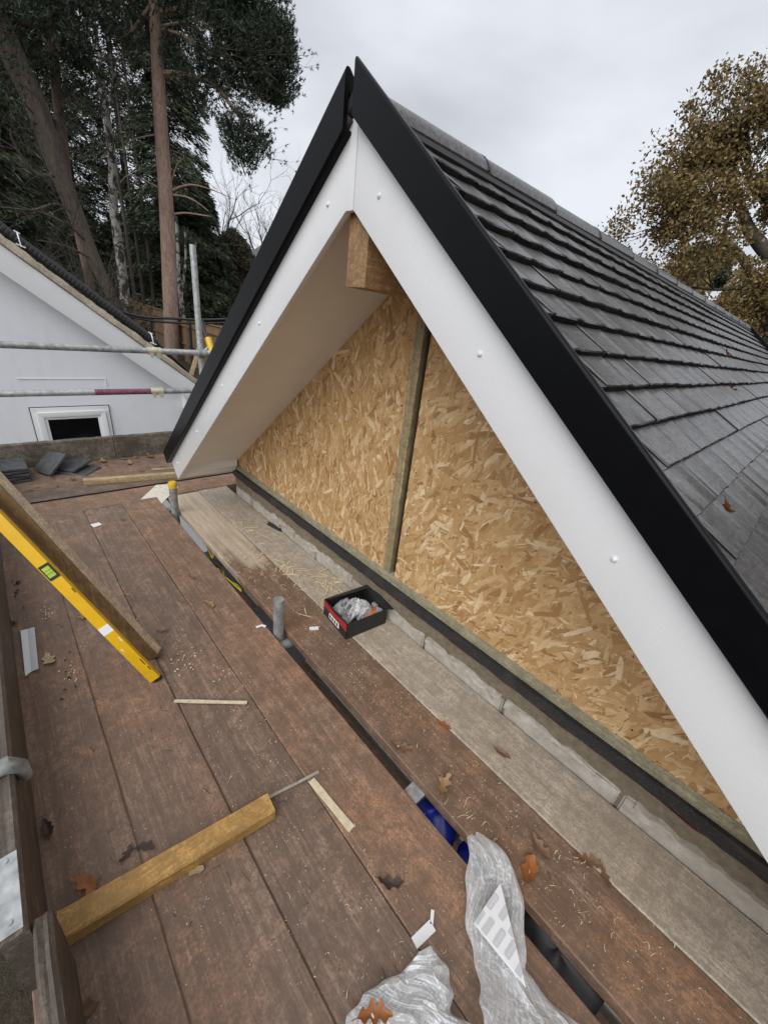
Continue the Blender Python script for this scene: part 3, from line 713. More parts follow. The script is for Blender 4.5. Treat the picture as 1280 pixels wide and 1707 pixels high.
board('board', (XE + .01, .742), (1.35, .9665), M_MIXBOARD, 0, 'brown board with shavings between the gap and the pale board', seed=5, warp=.001)
board('board', (XE + .004, .9695), (1.35, 1.194), M_GREYBOARD, .001, 'pale grey board beside the block wall', seed=6, warp=.001)
board('board', (-3.250, -.50), (XE - .004, 1.9), M_BOARDY, 0.004, axis=1, seed=7)
for i, (xa, xb) in enumerate([(-3.508, -3.285), (-3.745, -3.5095), (-4.03, -3.746)]):
    board('board', (xa, -.9), (xb, 2.3), M_BOARDY, .002 * (i % 2), axis=1, seed=8 + i)
b = MB(); b.box((-3.2848, -.9, -.030), (-3.281, 2.3, .0005)); b.build('gap_shade_strip', M_GAPSHADE, deck)  # near-black strip painting the shade in the gap at the far boards
# transoms, ledgers and base standards under the boards
for x in (-2.9, -1.25, 0.35):
    b = MB(); b.tube([(x, -.2, -BT - .027), (x, 1.12, -BT - .027)], .02415, 12); b.build('transom', M_GALVDARK, deck, smooth=True)
b = MB(); b.tube([(-3.4, -.12, -BT - .078), (1.3, -.12, -BT - .078)], .02415, 12); b.build('ledger', M_GALVDARK, deck, smooth=True)
b = MB(); b.tube([(-3.1, .62, -BT - .078), (1.3, .62, -BT - .078)], .02415, 12); b.build('ledger', M_GALVDARK, deck, smooth=True)
# metal clip under the gap
# toe boards
def toe(name, lab, pts, mat, parent=None):
    return None
t1 = thing('toe_board', 'long weathered toe board on edge along the left side of the platform', 'toe board', (-1.8, -.2, 0))
def toe_mesh(x0, x1, y0, y1, z1, seed, mat, axis=0):
    rng = random.Random(seed); n = 30; V = []; F = []
    for i in range(n + 1):
        u = x0 + (x1 - x0) * i / n; e = rng.uniform(-.002, .002)
        ring = [(y0, .002), (y0, z1 - .006 + e), (y0 + .006, z1 + e), ((y0 + y1) / 2, z1 - .002 + rng.uniform(-.002, .001)), (y1 - .008, z1 + e), (y1, z1 - .008 + e), (y1 + rng.uniform(-.001, .001), .1), (y1, .002)]
        V += [((u, p, q) if axis == 0 else (p, u, q)) for p, q in ring]
    k = 8
    for i in range(n):
        for j in range(k): F.append((i * k + j, i * k + (j + 1) % k, (i + 1) * k + (j + 1) % k, (i + 1) * k + j))
    F += [tuple(range(k)), tuple(range(n * k, n * k + k))[::-1]]
    b = MB(); b.add(V, F); return b
toe_mesh(-3.9, -.632, -.226, -.184, .222, 21, M_TOE).build('plank', M_TOE, t1)
b = MB(); b.prism([(-.80, -.2275, .2235), (-.640, -.2275, .2235), (-.640, -.190, .2235), (-.80, -.190, .2235)], (0, 0, .0016)); b.prism([(-.80, -.2285, .2251), (-.640, -.2285, .2251), (-.640, -.2285, .17), (-.80, -.2285, .17)], (0, .0014, 0))
b.build('end_band', M_GALV, t1, bevel=.0006, seg=1)
for x in (-.785, -.660):
    b = MB(); b.tube([(x, -.209, .2245), (x, -.209, .2285)], [.006, .0045], 10); b.build('nail', M_GALV, t1, smooth=True)
b = MB(); b.tube([(-1.02, -.245, -.03), (-1.02, -.245, .215), (-1.022, -.225, .238), (-1.024, -.195, .238), (-1.026, -.172, .21), (-1.028, -.168, .16)], [.01, .02, .022, .022, .018, .012], 10); b.build('toe_board_clip', M_GALVDARK, t1, smooth=True)
t2 = thing('toe_board', 'near toe board with split worn end overlapping the long one at the bottom left', 'toe board', (-.3, -.18, 0))
b = toe_mesh(-.625, 1.2, -.181, -.150, .222, 22, M_TOE)
V = b.v
b.v = [(x - (.02 if z > .15 else 0) * (i < 8) - (i < 8) * .03 * (1 - abs(z - .12) / .12), y, z - (i < 8) * .018 * (z > .15)) for i, (x, y, z) in enumerate(b.v)]
b.build('plank', M_TOE, t2)
t3 = thing('toe_board', 'far toe board standing across the end of the platform under the white house', 'toe board', (-4, .5, 0))
toe_mesh(-.9, .622, -4.03, -3.992, .199, 23, M_TOEY, 1).build('plank', M_TOEY, t3)
toe_mesh(.626, 2.3, -4.03, -3.992, .199, 24, M_TOEY, 1).build('plank', M_TOEY, t3)
# tubes
def coupler(parent, x, y, z, axis='y', r=.031, l=.10, mat=M_ZINC):
    b = MB()
    if axis == 'y':
        b.tube([(x, y - l / 2, z), (x, y + l / 2, z)], r, 14); b.box((x + .012, y - l / 2 + .01, z - r - .012), (x + .03, y - .012, z - .018)); b.box((x + .012, y + .012, z - r - .012), (x + .03, y + l / 2 - .01, z - .018))
        b.tube([(x + .021, y - .03, z - .02), (x + .021, y - .03, z - r - .022)], .008, 8); b.tube([(x + .021, y + .03, z - .02), (x + .021, y + .03, z - r - .022)], .008, 8)
    o = b.build('sleeve_coupler', mat, parent, smooth=True); o.data.set_sharp_from_angle(angle=R(40))
for lab, z, yb, ms, purple in (('upper galvanised guard rail in front of the white house', .908, 1.04, (M_GALVDARK, M_GALV), False), ('lower guard rail with a purple painted length in front of the white house', .573, 1.02, (M_GALV, M_GALVDARK), True)):
    g = thing('guard_rail', lab, 'scaffold tube', (-4.0, .8, z), 'guard rails at the far end of the platform')
    y1 = 2.4
    if purple:
        b = MB(); b.tube([(-4, -1.2, z), (-4, .56, z)], .02415, 16); b.build('tube', ms[0], g, smooth=True)
        b = MB(); b.tube([(-4, .56, z), (-4, yb, z)], .0243, 16); b.build('painted_tube', M_PURPLE, g, smooth=True)
    else:
        b = MB(); b.tube([(-4, -1.2, z), (-4, yb, z)], .02415, 16); b.build('tube', ms[0], g, smooth=True)
    b = MB(); b.tube([(-4, yb, z), (-4, y1, z)], .02415, 16); b.build('tube', ms[1], g, smooth=True)
    coupler(g, -4, yb, z)
g = thing('scaffold_pole', 'tall galvanised scaffold standard beyond the left foot of the gable', 'scaffold pole', (-4.055, 1.44, 0))
b = MB(); b.tube([(-4.055, 1.43, -2.7), (-4.055, 1.447, 1.754), (-4.055, 1.447, 1.752), (-4.055, 1.44, 1.70)], [.0255, .0255, .021, .021], 16, cap=False); b.build('tube', M_GALV, g, smooth=True)
b = MB(); b.tube([(-4.05, 1.44, .865), (-4.05, 1.44, .945)], .034, 12); b.tube([(-4.0, 1.40, .908), (-4.0, 1.475, .908)], .032, 12); b.tube([(-4.02, 1.472, .93), (-4.02, 1.50, .955)], .012, 8); b.box((-4.045, 1.41, .88), (-4.005, 1.47, .935)); b.build('right_angle_coupler', M_GALVDARK, g, smooth=True)
def stub(name, lab, x, y, z1, cap=None, mat=M_GALVDARK, lean=(0, 0)):
    g = thing(name, lab, 'scaffold pole', (x, y, 0))
    b = MB(); zs = [-2.7, z1, z1 - .0005, z1 - .09]; b.tube([(x - lean[0] * (z1 - z), y, z) for z in zs], [.02415, .02415, .0202, .0202], 20, cap=False); b.build('tube', mat, g, smooth=True)
    if cap:
        b = MB(); b.tube([(x, y, z1 - .03), (x, y, z1 - .004), (x, y, z1 + .004)], [.0275, .0275, .0265], 20); b.tube([(x, y, z1 + .004), (x, y, z1 + .010), (x, y, z1 + .010)], [.0245, .0225, .001], 20); b.build('end_cap', M_YCAP, g, smooth=True)
    return g
stub('scaffold_pole', 'short open topped scaffold tube rising from the gap beside the cardboard box', -1.283, .711, .187, lean=(.0, 0))
stub('scaffold_pole', 'short scaffold tube with yellow plastic end cap at the far end of the gap', -2.705, .711, .222, cap=True, lean=(.05, 0))
rail = thing('guard_rail', 'left side scaffold guard rail carrying the leaning spirit level', 'scaffold tube', (-1.9, -.262, 1.02))
# ------------------------------------------------------------------ what shows through the gap
g = thing('grey_sheet', 'pale grey flat sheet under the far part of the gap', 'sheet', (-2.1, .8, -.5))
b = MB(); b.box((-2.75, .66, -.42), (-2.18, 1.15, -.40)); b.box((-1.95, .66, -.42), (-1.40, 1.15, -.40)); b.build('sheet', M_GREYP, g)
def cable(name, lab, pts, r, mat, cat='cable', group=None):
    b = MB(); P = []
    pts = [Vector(p) for p in pts]
    for i in range(len(pts) - 1):
        p0 = pts[max(i - 1, 0)]; p1 = pts[i]; p2 = pts[i + 1]; p3 = pts[min(i + 2, len(pts) - 1)]
        for k in range(6):
            t = k / 6; P.append(.5 * ((2 * p1) + (-p0 + p2) * t + (2 * p0 - 5 * p1 + 4 * p2 - p3) * t * t + (-p0 + 3 * p1 - 3 * p2 + p3) * t ** 3))
    P.append(pts[-1]); b.tube(P, r, 8); o = b.build(name, mat, None, smooth=True); return tag(o, lab, cat, group)
cable('yellow_cable', 'yellow cable looping below the gap between the two short tubes', [(-2.327,0.746,-0.060), (-2.215,0.757,-0.050), (-2.184,0.756,-0.100), (-2.319,0.777,-0.120), (-2.384,0.783,-0.100), (-2.210,0.752,-0.090), (-2.035,0.721,-0.070), (-1.918,0.703,-0.050), (-1.840,0.715,-0.050), (-1.733,0.732,-0.060), (-1.847,0.757,-0.100), (-1.909,0.718,-0.080), (-2.017,0.748,-0.100)], .0045, M_YCABLE)
b = MB(); b.tube([(-2.114,0.717,-0.070), (-2.040,0.717,-0.050), (-2.018,0.736,-0.070)], [.018, .022, .016], 10); tag(b.build('cable_connector', M_DARKP, None, smooth=True), 'dark grey cable plug among the yellow cable in the gap', 'plug')
def lump(name, lab, cat, c, size, mat, seed, fold=.25, n=26):
    rng = random.Random(seed); V = []; F = []
    ph = [rng.uniform(0, 6.3) for _ in range(8)]
    for i in range(n + 1):
        for j in range(n):
            th = math.pi * i / n; p = 2 * math.pi * j / n
            r = 1 + fold * (math.sin(3 * p + ph[0] + 2 * th) * .4 + math.sin(7 * p + ph[1]) * .25 * math.sin(th) + math.sin(5 * th + ph[2] + p) * .35)
            V.append((c[0] + size[0] * r * math.sin(th) * math.cos(p), c[1] + size[1] * r * math.sin(th) * math.sin(p), c[2] + size[2] * r * math.cos(th)))
    for i in range(n):
        for j in range(n): F.append((i * n + j, i * n + (j + 1) % n, (i + 1) * n + (j + 1) % n, (i + 1) * n + j))
    b = MB(); b.add(V, F); return tag(b.build(name, mat, None, smooth=True), lab, cat)
lump('blue_sack', 'blue plastic sack seen through the gap above the clear film', 'sack', (-.335, .80, -.20), (.085, .12, .08), M_BLUE, 3)
lump('blue_sack', 'second blue plastic sack in the gap touching the tip of the clear film', 'sack', (-.17, .79, -.21), (.062, .12, .08), M_BLUE, 5)
lump('black_sack', 'black plastic bag in the gap right of the clear film', 'sack', (.09, .74, -.10), (.12, .09, .06), M_CARDB, 6)
b = MB(); b.box((-.43, .683, -.045), (-.375, .76, -.033)); tag(b.build('metal_clip', M_GALV, None, bevel=.002), 'small flat galvanised bracket bridging the gap above the blue sack', 'bracket')
b = MB(); b.prism([(-3.0, 1.16, -.9), (1.35, 1.16, -.9), (1.35, .45, -.92), (-3.0, .45, -.92)], (0, 0, -.03)); tag(b.build('lower_boarding', M_BOARD, None), 'dark lower boarding deep below the gap', 'boarding')

M_LITFACE = wood('lit_pale_timber_face', (0.66, 0.53, 0.39), (0.82, 0.69, 0.53), 2, dirt=0.3, rvar=0.05)
# ================================================================== THINGS ON THE PLATFORM
def bar(name, P0, P1, face, w, t, mat, parent=None, bevel=.003, ends=None):
    """a rectangular bar from P0 to P1; face is about the normal of its wide side"""
    P0, P1 = Vector(P0), Vector(P1); a = (P1 - P0).normalized(); f = Vector(face); f = (f - a * f.dot(a)).normalized(); s = a.cross(f)
    b = MB(); b.prism([P0 + s * w / 2, P0 + s * w / 2 + f * t, P0 - s * w / 2 + f * t, P0 - s * w / 2], P1 - P0)
    return b.build(name, mat, parent, bevel=bevel), a, f, s
# leaning treated timber
TL = Vector((-1.456,0.244,0.000)); TH_ = Vector((-1.775,-0.083,0.744))
d = (TH_ - TL).normalized()
view = (Vector((0, 0, 1.35)) - TL).normalized()
side_ = d.cross(view).normalized()
tf = view * .84 - Vector(CR[0]) * .55
tm = thing('timber_length', 'brown treated timber length leaning beside the yellow spirit level', 'timber', tuple(TL))
o, a_, f_, s_ = bar('timber', TL + Vector((0, 0, .006)) - d * .0, TL + d * 1.28, tf, .056, .040, M_TIMBER, tm, .004)
sg_ = 1 if Vector(s_).dot(Vector(CR[0])) > 0 else -1; wn_ = s_ * sg_; c0 = TL + Vector((0, 0, .006)) + wn_ * .0282 + f_ * .001
b = MB(); b.prism([c0 + d * .01, c0 + d * .01 + f_ * .038, c0 + d * 1.27 + f_ * .038, c0 + d * 1.27], wn_ * .001); b.build('lit_face', M_LITFACE, tm)  # pale slab paints the light falling on this side face
# spirit level
LL = Vector((-1.327,0.206,0.000)); LH = Vector((-1.686,-0.104,0.652))
d2 = (LH - LL).normalized(); view2 = (Vector((0, 0, 1.35)) - LL).normalized(); sd2 = d2.cross(view2).normalized()
lv = thing('spirit_level', 'yellow spirit level with green vial leaning beside the brown timber', 'spirit level', tuple(LL))
fdir = view2 * .9 + sd2 * -.42
w_, t_ = .039, .021
o, a_, f_, s_ = bar('body', LL + Vector((0, 0, .004)), LL + d2 * 1.22, fdir, w_, t_, M_LEVEL, lv, .002)
def on_level(u, v, h): return LL + Vector((0, 0, .004)) + d2 * u + s_ * v + f_ * (t_ + h)
def lv_u(px_):     # distance along the bar of a world point
    return (Vector(px_) - LL).dot(d2)
uv = .56
def lbox(name, u0, u1, v0, v1, h0, h1, mat, parent):
    b = MB(); b.prism([on_level(u0, v0, h0), on_level(u1, v0, h0), on_level(u1, v1, h0), on_level(u0, v1, h0)], f_ * (h1 - h0)); return b.build(name, mat, parent)
UV0 = .545
vf = lbox('vial_frame', UV0 - .030, UV0 + .030, -.0165, .0195, -.0005, .0012, M_DARKP, lv)
v_ = lbox('vial', UV0 - .020, UV0 + .020, -.011, .013, .0011, .0026, M_VIAL, None); v_.parent = vf; v_.matrix_parent_inverse = Matrix.Translation((0, 0, 0))
v_.location = (0, 0, 0); v_.matrix_parent_inverse = vf.matrix_world.inverted() if False else Matrix.Identity(4)
for k in (-.006, .006):
    q = lbox('vial_line', UV0 + k - .0007, UV0 + k + .0007, -.011, .013, .0027, .003, M_DARKP, None); q.parent = vf
lbox('label_patch', .252, .285, -.019, .019, .0003, .0008, M_INK, lv)
b = MB(); b.prism([on_level(-.004, -.0195, -t_), on_level(-.004, .0195, -t_), on_level(-.004, .0195, .001), on_level(-.004, -.0195, .001)], d2 * -.006); b.build('end_cap', M_DARKP, lv)
for k, (u, v, l) in enumerate([(.20, .012, .02), (.165, -.01, .012), (.44, .014, .02), (.075, .012, .03), (.045, .014, .02)]):
    lbox('paint_scuff', u, u + l, v, v + .0035, .0003, .0006, M_INK if k in (0, 1) else M_DARKP, lv)
b = MB(); b.tube([(-3.5, -.262, .985), (.9, -.262, .985)], .02415, 14); b.build('tube', M_GALV, rail, smooth=True)
# yellow timber offcut in the foreground
yo = thing('timber_offcut', 'short yellow sawn timber offcut lying across the platform boards', 'timber', (-.66, .08, 0))
A_, B_, C_, D_ = Vector((-0.727,-0.162,0.045)), Vector((-0.665,-0.173,0.045)), Vector((-0.602,0.323,0.045)), Vector((-0.660,0.328,0.045))
b = MB(); dn = Vector((0, 0, -.043)); n = 18; rng = random.Random(2)
for i in range(n + 1):
    t = i / n; p = A_.lerp(D_, t); q = B_.lerp(C_, t); j1, j2 = rng.uniform(-.0012, .0012), rng.uniform(-.0012, .0012); up_ = Vector((0, 0, 1))
    dr = (q - p).normalized()
    b.v += [tuple(p + dr * .003 + up_ * j1), tuple((p + q) / 2 + up_ * (j1 - j2)), tuple(q - dr * (.004 + j1) + up_ * j2), tuple(q + up_ * (-.005 + j2)), tuple(q + dn), tuple(p + dn), tuple(p + up_ * (-.004 + j1))]
for i in range(n):
    for j in range(7): b.f.append((i * 7 + j, i * 7 + (j + 1) % 7, (i + 1) * 7 + (j + 1) % 7, (i + 1) * 7 + j))
b.f += [tuple(range(7)), tuple(range(n * 7, n * 7 + 7))[::-1]]
b.build('timber', M_YBEAM, yo)
# pale battens at the far end
b = MB(); p0, p1 = Vector((-3.474,0.310,0.000)), Vector((-3.350,0.944,0.000)); 
pb = thing('timber_batten', 'pale sawn batten lying on the far boards beside the white barge board foot', 'timber', tuple(p0))
bar('batten', p0 + Vector((0, 0, .001)), p0 + (p1 - p0).normalized() * .82, (0, 0, 1), .045, .042, M_PALEWOOD, pb, .002)
pb = thing('timber_batten', 'thin pale strip of wood behind the sawn batten at the far end', 'timber', (-3.572,0.800,0.000))
bar('batten', (-3.581,0.794,0.003), (-3.504,1.144,0.003), (0, 0, 1), .022, .012, M_PALEWOOD, pb, .001)
# white plastic angle
an = thing('plastic_angle', 'short white plastic angle offcut lying beside the left toe board', 'trim offcut', (-1.750,-0.140,0.000))
p0, p1, p2 = Vector((-1.892,-0.156,0.006)), Vector((-1.895,-0.134,0.002)), Vector((-1.882,-0.111,0.010)); q0, q1, q2 = Vector((-1.601,-0.162,0.006)), Vector((-1.620,-0.144,0.002)), Vector((-1.612,-0.122,0.010))
b = MB(); up_ = Vector((0, 0, .0022)); b.add([p0, p1, p2, q0, q1, q2, p0 + up_, p1 + up_, p2 + up_, q0 + up_, q1 + up_, q2 + up_], [(0, 3, 4, 1), (1, 4, 5, 2), (6, 7, 10, 9), (7, 8, 11, 10), (0, 1, 7, 6), (1, 2, 8, 7), (3, 9, 10, 4), (4, 10, 11, 5), (0, 6, 9, 3), (2, 5, 11, 8)]); b.build('angle', M_PVC, an)
# thin sticks and white strips
def strip_on(name, lab, cat, pix, w, t, mat, z=.002):
    P = [Vector(p) for p in pix]; b = MB(); rng = random.Random(len(lab)); L_ = []; R_ = []
    for i, p in enumerate(P):
        d_ = (P[min(i + 1, len(P) - 1)] - P[max(i - 1, 0)]).normalized(); s = d_.cross(Vector((0, 0, 1)))
        ww = w * (1 + rng.uniform(-.12, .12)) / 2; L_.append(p + s * ww); R_.append(p - s * ww)
    b.prism(L_ + R_[::-1], (0, 0, t)); return tag(b.build(name, mat, None), lab, cat)
strip_on('wood_stick', 'pale thin stick lying across the boards left of the gap', 'stick', [(-1.178,0.225,0.001), (-1.125,0.290,0.002), (-1.068,0.361,0.002), (-1.014,0.430,0.001)], .012, .004, M_CREAM)
strip_on('wood_stick', 'grey thin stick poking out from behind the yellow timber offcut', 'stick', [(-0.668,0.320,0.002), (-0.650,0.413,0.002), (-0.635,0.497,0.002)], .008, .004, plain('grey_stick', (.36, .32, .27), .8))
strip_on('plastic_strip', 'long cream strip with a notched end lying along a board seam', 'trim offcut', [(-0.628,0.464,0.002), (-0.591,0.467,0.002), (-0.519,0.473,0.002), (-0.438,0.480,0.002)], .022, .003, M_CREAM)
strip_on('plastic_chip', 'short white rectangular chip lying on a seam above the crumpled film', 'trim offcut', [(-0.153,0.449,0.002), (-0.145,0.508,0.002)], .022, .004, M_PVC)
strip_on('plastic_chip', 'thin pointed white sliver beside the short white chip', 'trim offcut', [(-0.148,0.507,0.003), (-0.164,0.530,0.003)], .008, .003, M_PVC)
strip_on('plastic_chip', 'tiny white plastic peg beside the cardboard box', 'trim offcut', [(-1.213,0.834,0.002), (-1.192,0.871,0.002)], .018, .006, M_PVC)
strip_on('plastic_chip', 'white paper scrap on the far end of the brown boards', 'scrap', [(-2.755,0.238,0.001), (-2.766,0.284,0.001)], .045, .002, M_PVC)
strip_on('plastic_chip', 'white plastic curl at the edge of the gap beside the short tube', 'scrap', [(-1.364,0.639,0.002), (-1.358,0.666,0.004), (-1.343,0.677,0.002)], .012, .003, M_PVC)
# written-on white offcut
of = thing('card_offcut', 'white angular offcut with pencil scribbles beside the yellow capped tube', 'offcut', (-3.091,0.711,0.000))
b = MB(); b.prism([(-3.021,0.574,0.003), (-3.242,0.737,0.003), (-3.210,0.827,0.003), (-3.136,0.866,0.003), (-2.887,0.673,0.003), (-3.014,0.678,0.003)], (0, 0, .004)); b.build('card', plain('cream_card', (.66, .63, .52), .6, var=.05), of)
rng = random.Random(6); b = MB(); cx, cy, _ = (-3.108,0.728,0.000)
for k in range(26):
    x, y = cx + rng.uniform(-.09, .09), cy + rng.uniform(-.035, .05); a = rng.uniform(0, 6.3); l = rng.uniform(.008, .02)
    b.prism([(x, y, .0072), (x + l * math.cos(a), y + l * math.sin(a), .0072), (x + l * math.cos(a) + .002, y + l * math.sin(a) + .002, .0072)], (0, 0, .0004))
b.build('pencil_marks', M_CARDB, of)
# cardboard box
F0 = Vector((-1.0587, .9315, .003)); L0 = Vector((-1.268, .952, .003)); E1 = (L0 - F0); R0 = Vector((-1.033, 1.162, .003)); E2 = (R0 - F0)
bx_ = thing('cardboard_box', 'open black and red cardboard box of fixings against the block wall', 'box', tuple(F0))
HB = .088; hz = Vector((0, 0, HB)); th = .004
def wall_(name, p, e, inn, mat, z0=0.0, z1=HB, lean=Vector((0, 0, 0))):
    b = MB(); i_ = inn.normalized() * th
    b.prism([p + Vector((0, 0, z0)), p + e + Vector((0, 0, z0)), p + e + Vector((0, 0, z1)) + lean, p + Vector((0, 0, z1)) + lean], i_); return b.build(name, mat, bx_)
wall_('end_panel', F0, E1, E2, M_CARDB)
wall_('side_panel', F0, E2, E1, M_CARDB)
wall_('back_panel', L0, E2, -E1, M_CARDB)
wall_('far_panel', R0, E1, -E2, M_CARDB)
b = MB(); b.prism([F0 + E1 * .02 + E2 * .02, F0 + E1 * .98 + E2 * .02, F0 + E1 * .98 + E2 * .98, F0 + E1 * .02 + E2 * .98], (0, 0, .004)); b.build('base', M_CARDB, bx_)
n1 = -E2.normalized() * .0012
b = MB(); b.prism([F0 + Vector((0, 0, .048)) + n1, F0 + E1 * 1.0 + Vector((0, 0, .05)) + n1, F0 + E1 * 1.0 + Vector((0, 0, .086)) + n1, F0 + E1 * .52 + Vector((0, 0, .074)) + n1, F0 + Vector((0, 0, .087)) + n1], n1 * -.6); b.build('red_band', M_RED, bx_)
b = MB(); b.prism([F0 + E1 * .30 + Vector((0, 0, .014)) + n1, F0 + E1 * .74 + Vector((0, 0, .014)) + n1, F0 + E1 * .74 + Vector((0, 0, .045)) + n1, F0 + E1 * .30 + Vector((0, 0, .045)) + n1], n1 * -.6); o = b.build('label_print', M_INK, bx_)
b = MB(); n2 = n1 * 1.3
for k in range(4):
    t = .34 + k * .1; b.prism([F0 + E1 * t + Vector((0, 0, .02)) + n2, F0 + E1 * (t + .07) + Vector((0, 0, .02)) + n2, F0 + E1 * (t + .07) + Vector((0, 0, .038)) + n2, F0 + E1 * (t + .02) + Vector((0, 0, .038)) + n2], n1 * -.2)
b.build('label_print', M_CARDB, bx_)
# flaps: back one folded over, right one bent down
b = MB(); T0 = L0 + hz; T1 = L0 + E2 + hz; b.prism([T0, T1, T1 - E1 * .30 + Vector((0, 0, .035)) - E2 * .1, T0 - E1 * .26 + Vector((0, 0, .04))], (0, 0, .003)); b.build('flap', M_CARDB, bx_)
b = MB(); T0 = R0 + hz; T1 = R0 + E1 + hz; b.prism([T0, T1, T1 + E2 * .30 + Vector((0, 0, .005)), T0 + E2 * .42 + Vector((0, 0, -.045))], (0, 0, .003)); b.build('flap', M_CARDB, bx_)
def creases(seed, ang, spread, freqs, warp):
    """sharp random fold lines: a sum of triangle waves in random directions over a warped plane"""
    rng = random.Random(seed); W_ = []
    for f in freqs:
        a = ang + rng.gauss(0, spread); W_.append((math.cos(a) * f, math.sin(a) * f, rng.uniform(0, 9), f ** -.85 * rng.uniform(.7, 1.2)))
    tot = sum(w[3] for w in W_)
    def h(u, v):
        n1 = mnoise.noise(Vector((u * 1.1, v * 1.1, seed))) * warp; n2 = mnoise.noise(Vector((u * 1.1 + 7, v * 1.1, seed + 3.3))) * warp
        uu, vv = u + n1, v + n2
        z = 0
        for cx, cy, ph, am in W_:
            z += am * abs(((uu * cx + vv * cy + ph) % 1.0) * 2 - 1)
        return z / tot
    return h
def set_crease(o, n, m_):
    """milky stress whitening where the sheet is bent"""
    me = o.data; Z = np.zeros(len(me.vertices) * 3); me.vertices.foreach_get('co', Z); P = Z.reshape(n, m_, 3); L_ = np.zeros((n, m_))
    Q = P[1:-1, 1:-1]; lap = (P[:-2, 1:-1] + P[2:, 1:-1] + P[1:-1, :-2] + P[1:-1, 2:]) / 4 - Q
    L_[1:-1, 1:-1] = np.linalg.norm(lap, axis=2); L_ /= np.percentile(L_, 93) + 1e-9
    at = me.attributes.new('crease', 'FLOAT', 'POINT'); at.data.foreach_set('value', np.clip(L_, 0, 1).ravel().astype(np.float32))
def crumple(name, lab, cat, c, size, mat, seed, n=46, e1=None, e2=None):
    rng = random.Random(seed); V = []; F = []; ph = [rng.uniform(0, 6.3) for _ in range(12)]
    h = creases(seed, 0, 3, (.45, .7, .9, 1.3, 1.7, 2.3), .5)
    for i in range(n):
        for j in range(n):
            u, v = i / (n - 1) * 2 - 1, j / (n - 1) * 2 - 1
            env = max(0, 1 - (u * u + v * v) * .55)
            z = env * .55 + 1.1 * h(u, v) * (.15 + env)
            V.append((c[0] + size[0] * u * (1 + .18 * h(v + 3, u)), c[1] + size[1] * v * (1 + .18 * h(u + 5, v)), c[2] + size[2] * z))
    for i in range(n - 1):
        for j in range(n - 1): F.append((i * n + j, (i + 1) * n + j, (i + 1) * n + j + 1, i * n + j + 1))
    b = MB(); b.add(V, F); o = b.build(name, mat, None, smooth=True)
    uv = o.data.uv_layers.new(name='UVMap')
    for lp in o.data.loops:
        i, j = divmod(lp.vertex_index, n); uv.data[lp.index].uv = (i / n * size[0] * 40, j / n * size[1] * 40)
    set_crease(o, n, n)
    return tag(o, lab, cat)
ctr = F0 + E1 * .5 + E2 * .5
crumple('plastic_bag', 'clear crumpled plastic bag inside the black and red box', 'plastic bag', tuple(F0 + E1 * .58 + E2 * .42 + Vector((0, 0, .02))), (.062, .068, .075), M_BAG, 4)
crumple('plastic_bag', 'smaller clear bag of fixings in the front of the box', 'plastic bag', tuple(F0 + E1 * .40 + E2 * .62 + Vector((0, 0, .015))), (.05, .05, .07), M_BAG, 9)
b = MB(); p = F0 + E1 * .45 + E2 * .95 + Vector((0, 0, .055)); q = F0 + E1 * .08 + E2 * .86 + Vector((0, 0, .075)); b.tube([p, p.lerp(q, .3), p.lerp(q, .31), p.lerp(q, .85), p.lerp(q, .86), q], [.014, .014, .010, .010, .016, .016], 10); tag(b.build('fixing_tube', M_GREYP, None, smooth=True), 'grey plastic fixing tube lying in the open box', 'tube')
b = MB(); b.prism([F0 + E1 * .2 + E2 * .55 + Vector((0, 0, .05)), F0 + E1 * .3 + E2 * .9 + Vector((0, 0, .06)), F0 + E1 * .13 + E2 * .93 + Vector((0, 0, .06)), F0 + E1 * .05 + E2 * .6 + Vector((0, 0, .05))], (0, 0, .016)); tag(b.build('fixing_packet', plain('orange_packet', (.42, .16, .06), .5, var=.4, scale=60), None, bevel=.003), 'small orange and grey packet in the front of the box', 'packet')
# slate tiles at the far left
def slate(c, rz, tilt, size, name='loose_roof_tile', lab='', group=None, flip=0):
    b = MB(); w, l, t = size
    b.v = []; n = 7
    ring = []
    for k in range(2):
        for i in range(n):
            u = -1 + 2 * i / (n - 1); ring.append((u * w / 2, (-1 if k == 0 else 1) * l / 2, .004 * math.cos(u * 5)))
    b.v = [(x, y, z) for x, y, z in ring] + [(x, y, z - t) for x, y, z in ring]
    for i in range(n - 1):
        b.f += [(i, i + 1, n + i + 1, n + i), (2 * n + i, 3 * n + i, 3 * n + i + 1, 2 * n + i + 1), (i, 2 * n + i, 2 * n + i + 1, i + 1), (n + i, n + i + 1, 3 * n + i + 1, 3 * n + i)]
    b.f += [(0, n, 3 * n, 2 * n), (n - 1, 3 * n - 1, 4 * n - 1, 2 * n - 1)]
    o = b.build(name, M_TILE2, None, bevel=.003, seg=1); o.location = c; o.rotation_euler = (tilt[0], tilt[1], rz)
    return tag(o, lab, 'roof tile', group)
M_TILE2 = plain('loose_slate_grey', (0.075, 0.077, 0.082), 0.5, var=.35, scale=25, bs=.3)
ORD = ['bottom', 'second lowest', 'third', 'fourth', 'topmost']
for k in range(5):
    slate((-3.80 + .004 * (k % 2), -.085 + .003 * (k % 3), .021 + .0225 * k), .05 + [.0, .16, -.06, .1, -.02][k], (R([0, .6, -.8, 1.2, -.5][k]), 0), (.255, .21, .019), lab='%s slate grey roof tile of the stack at the far left' % ORD[k], group='stacked roof tiles by the far toe board')
slate((-3.86, .155, .075), .35, (R(42), R(-8)), (.26, .20, .02), lab='dark roof tile propped at an angle beside the stack', group='loose roof tiles by the far toe board')
slate((-3.80, .315, .016), .85, (R(3), R(2)), (.25, .20, .018), lab='lower flat loose roof tile right of the propped one', group='loose roof tiles by the far toe board')
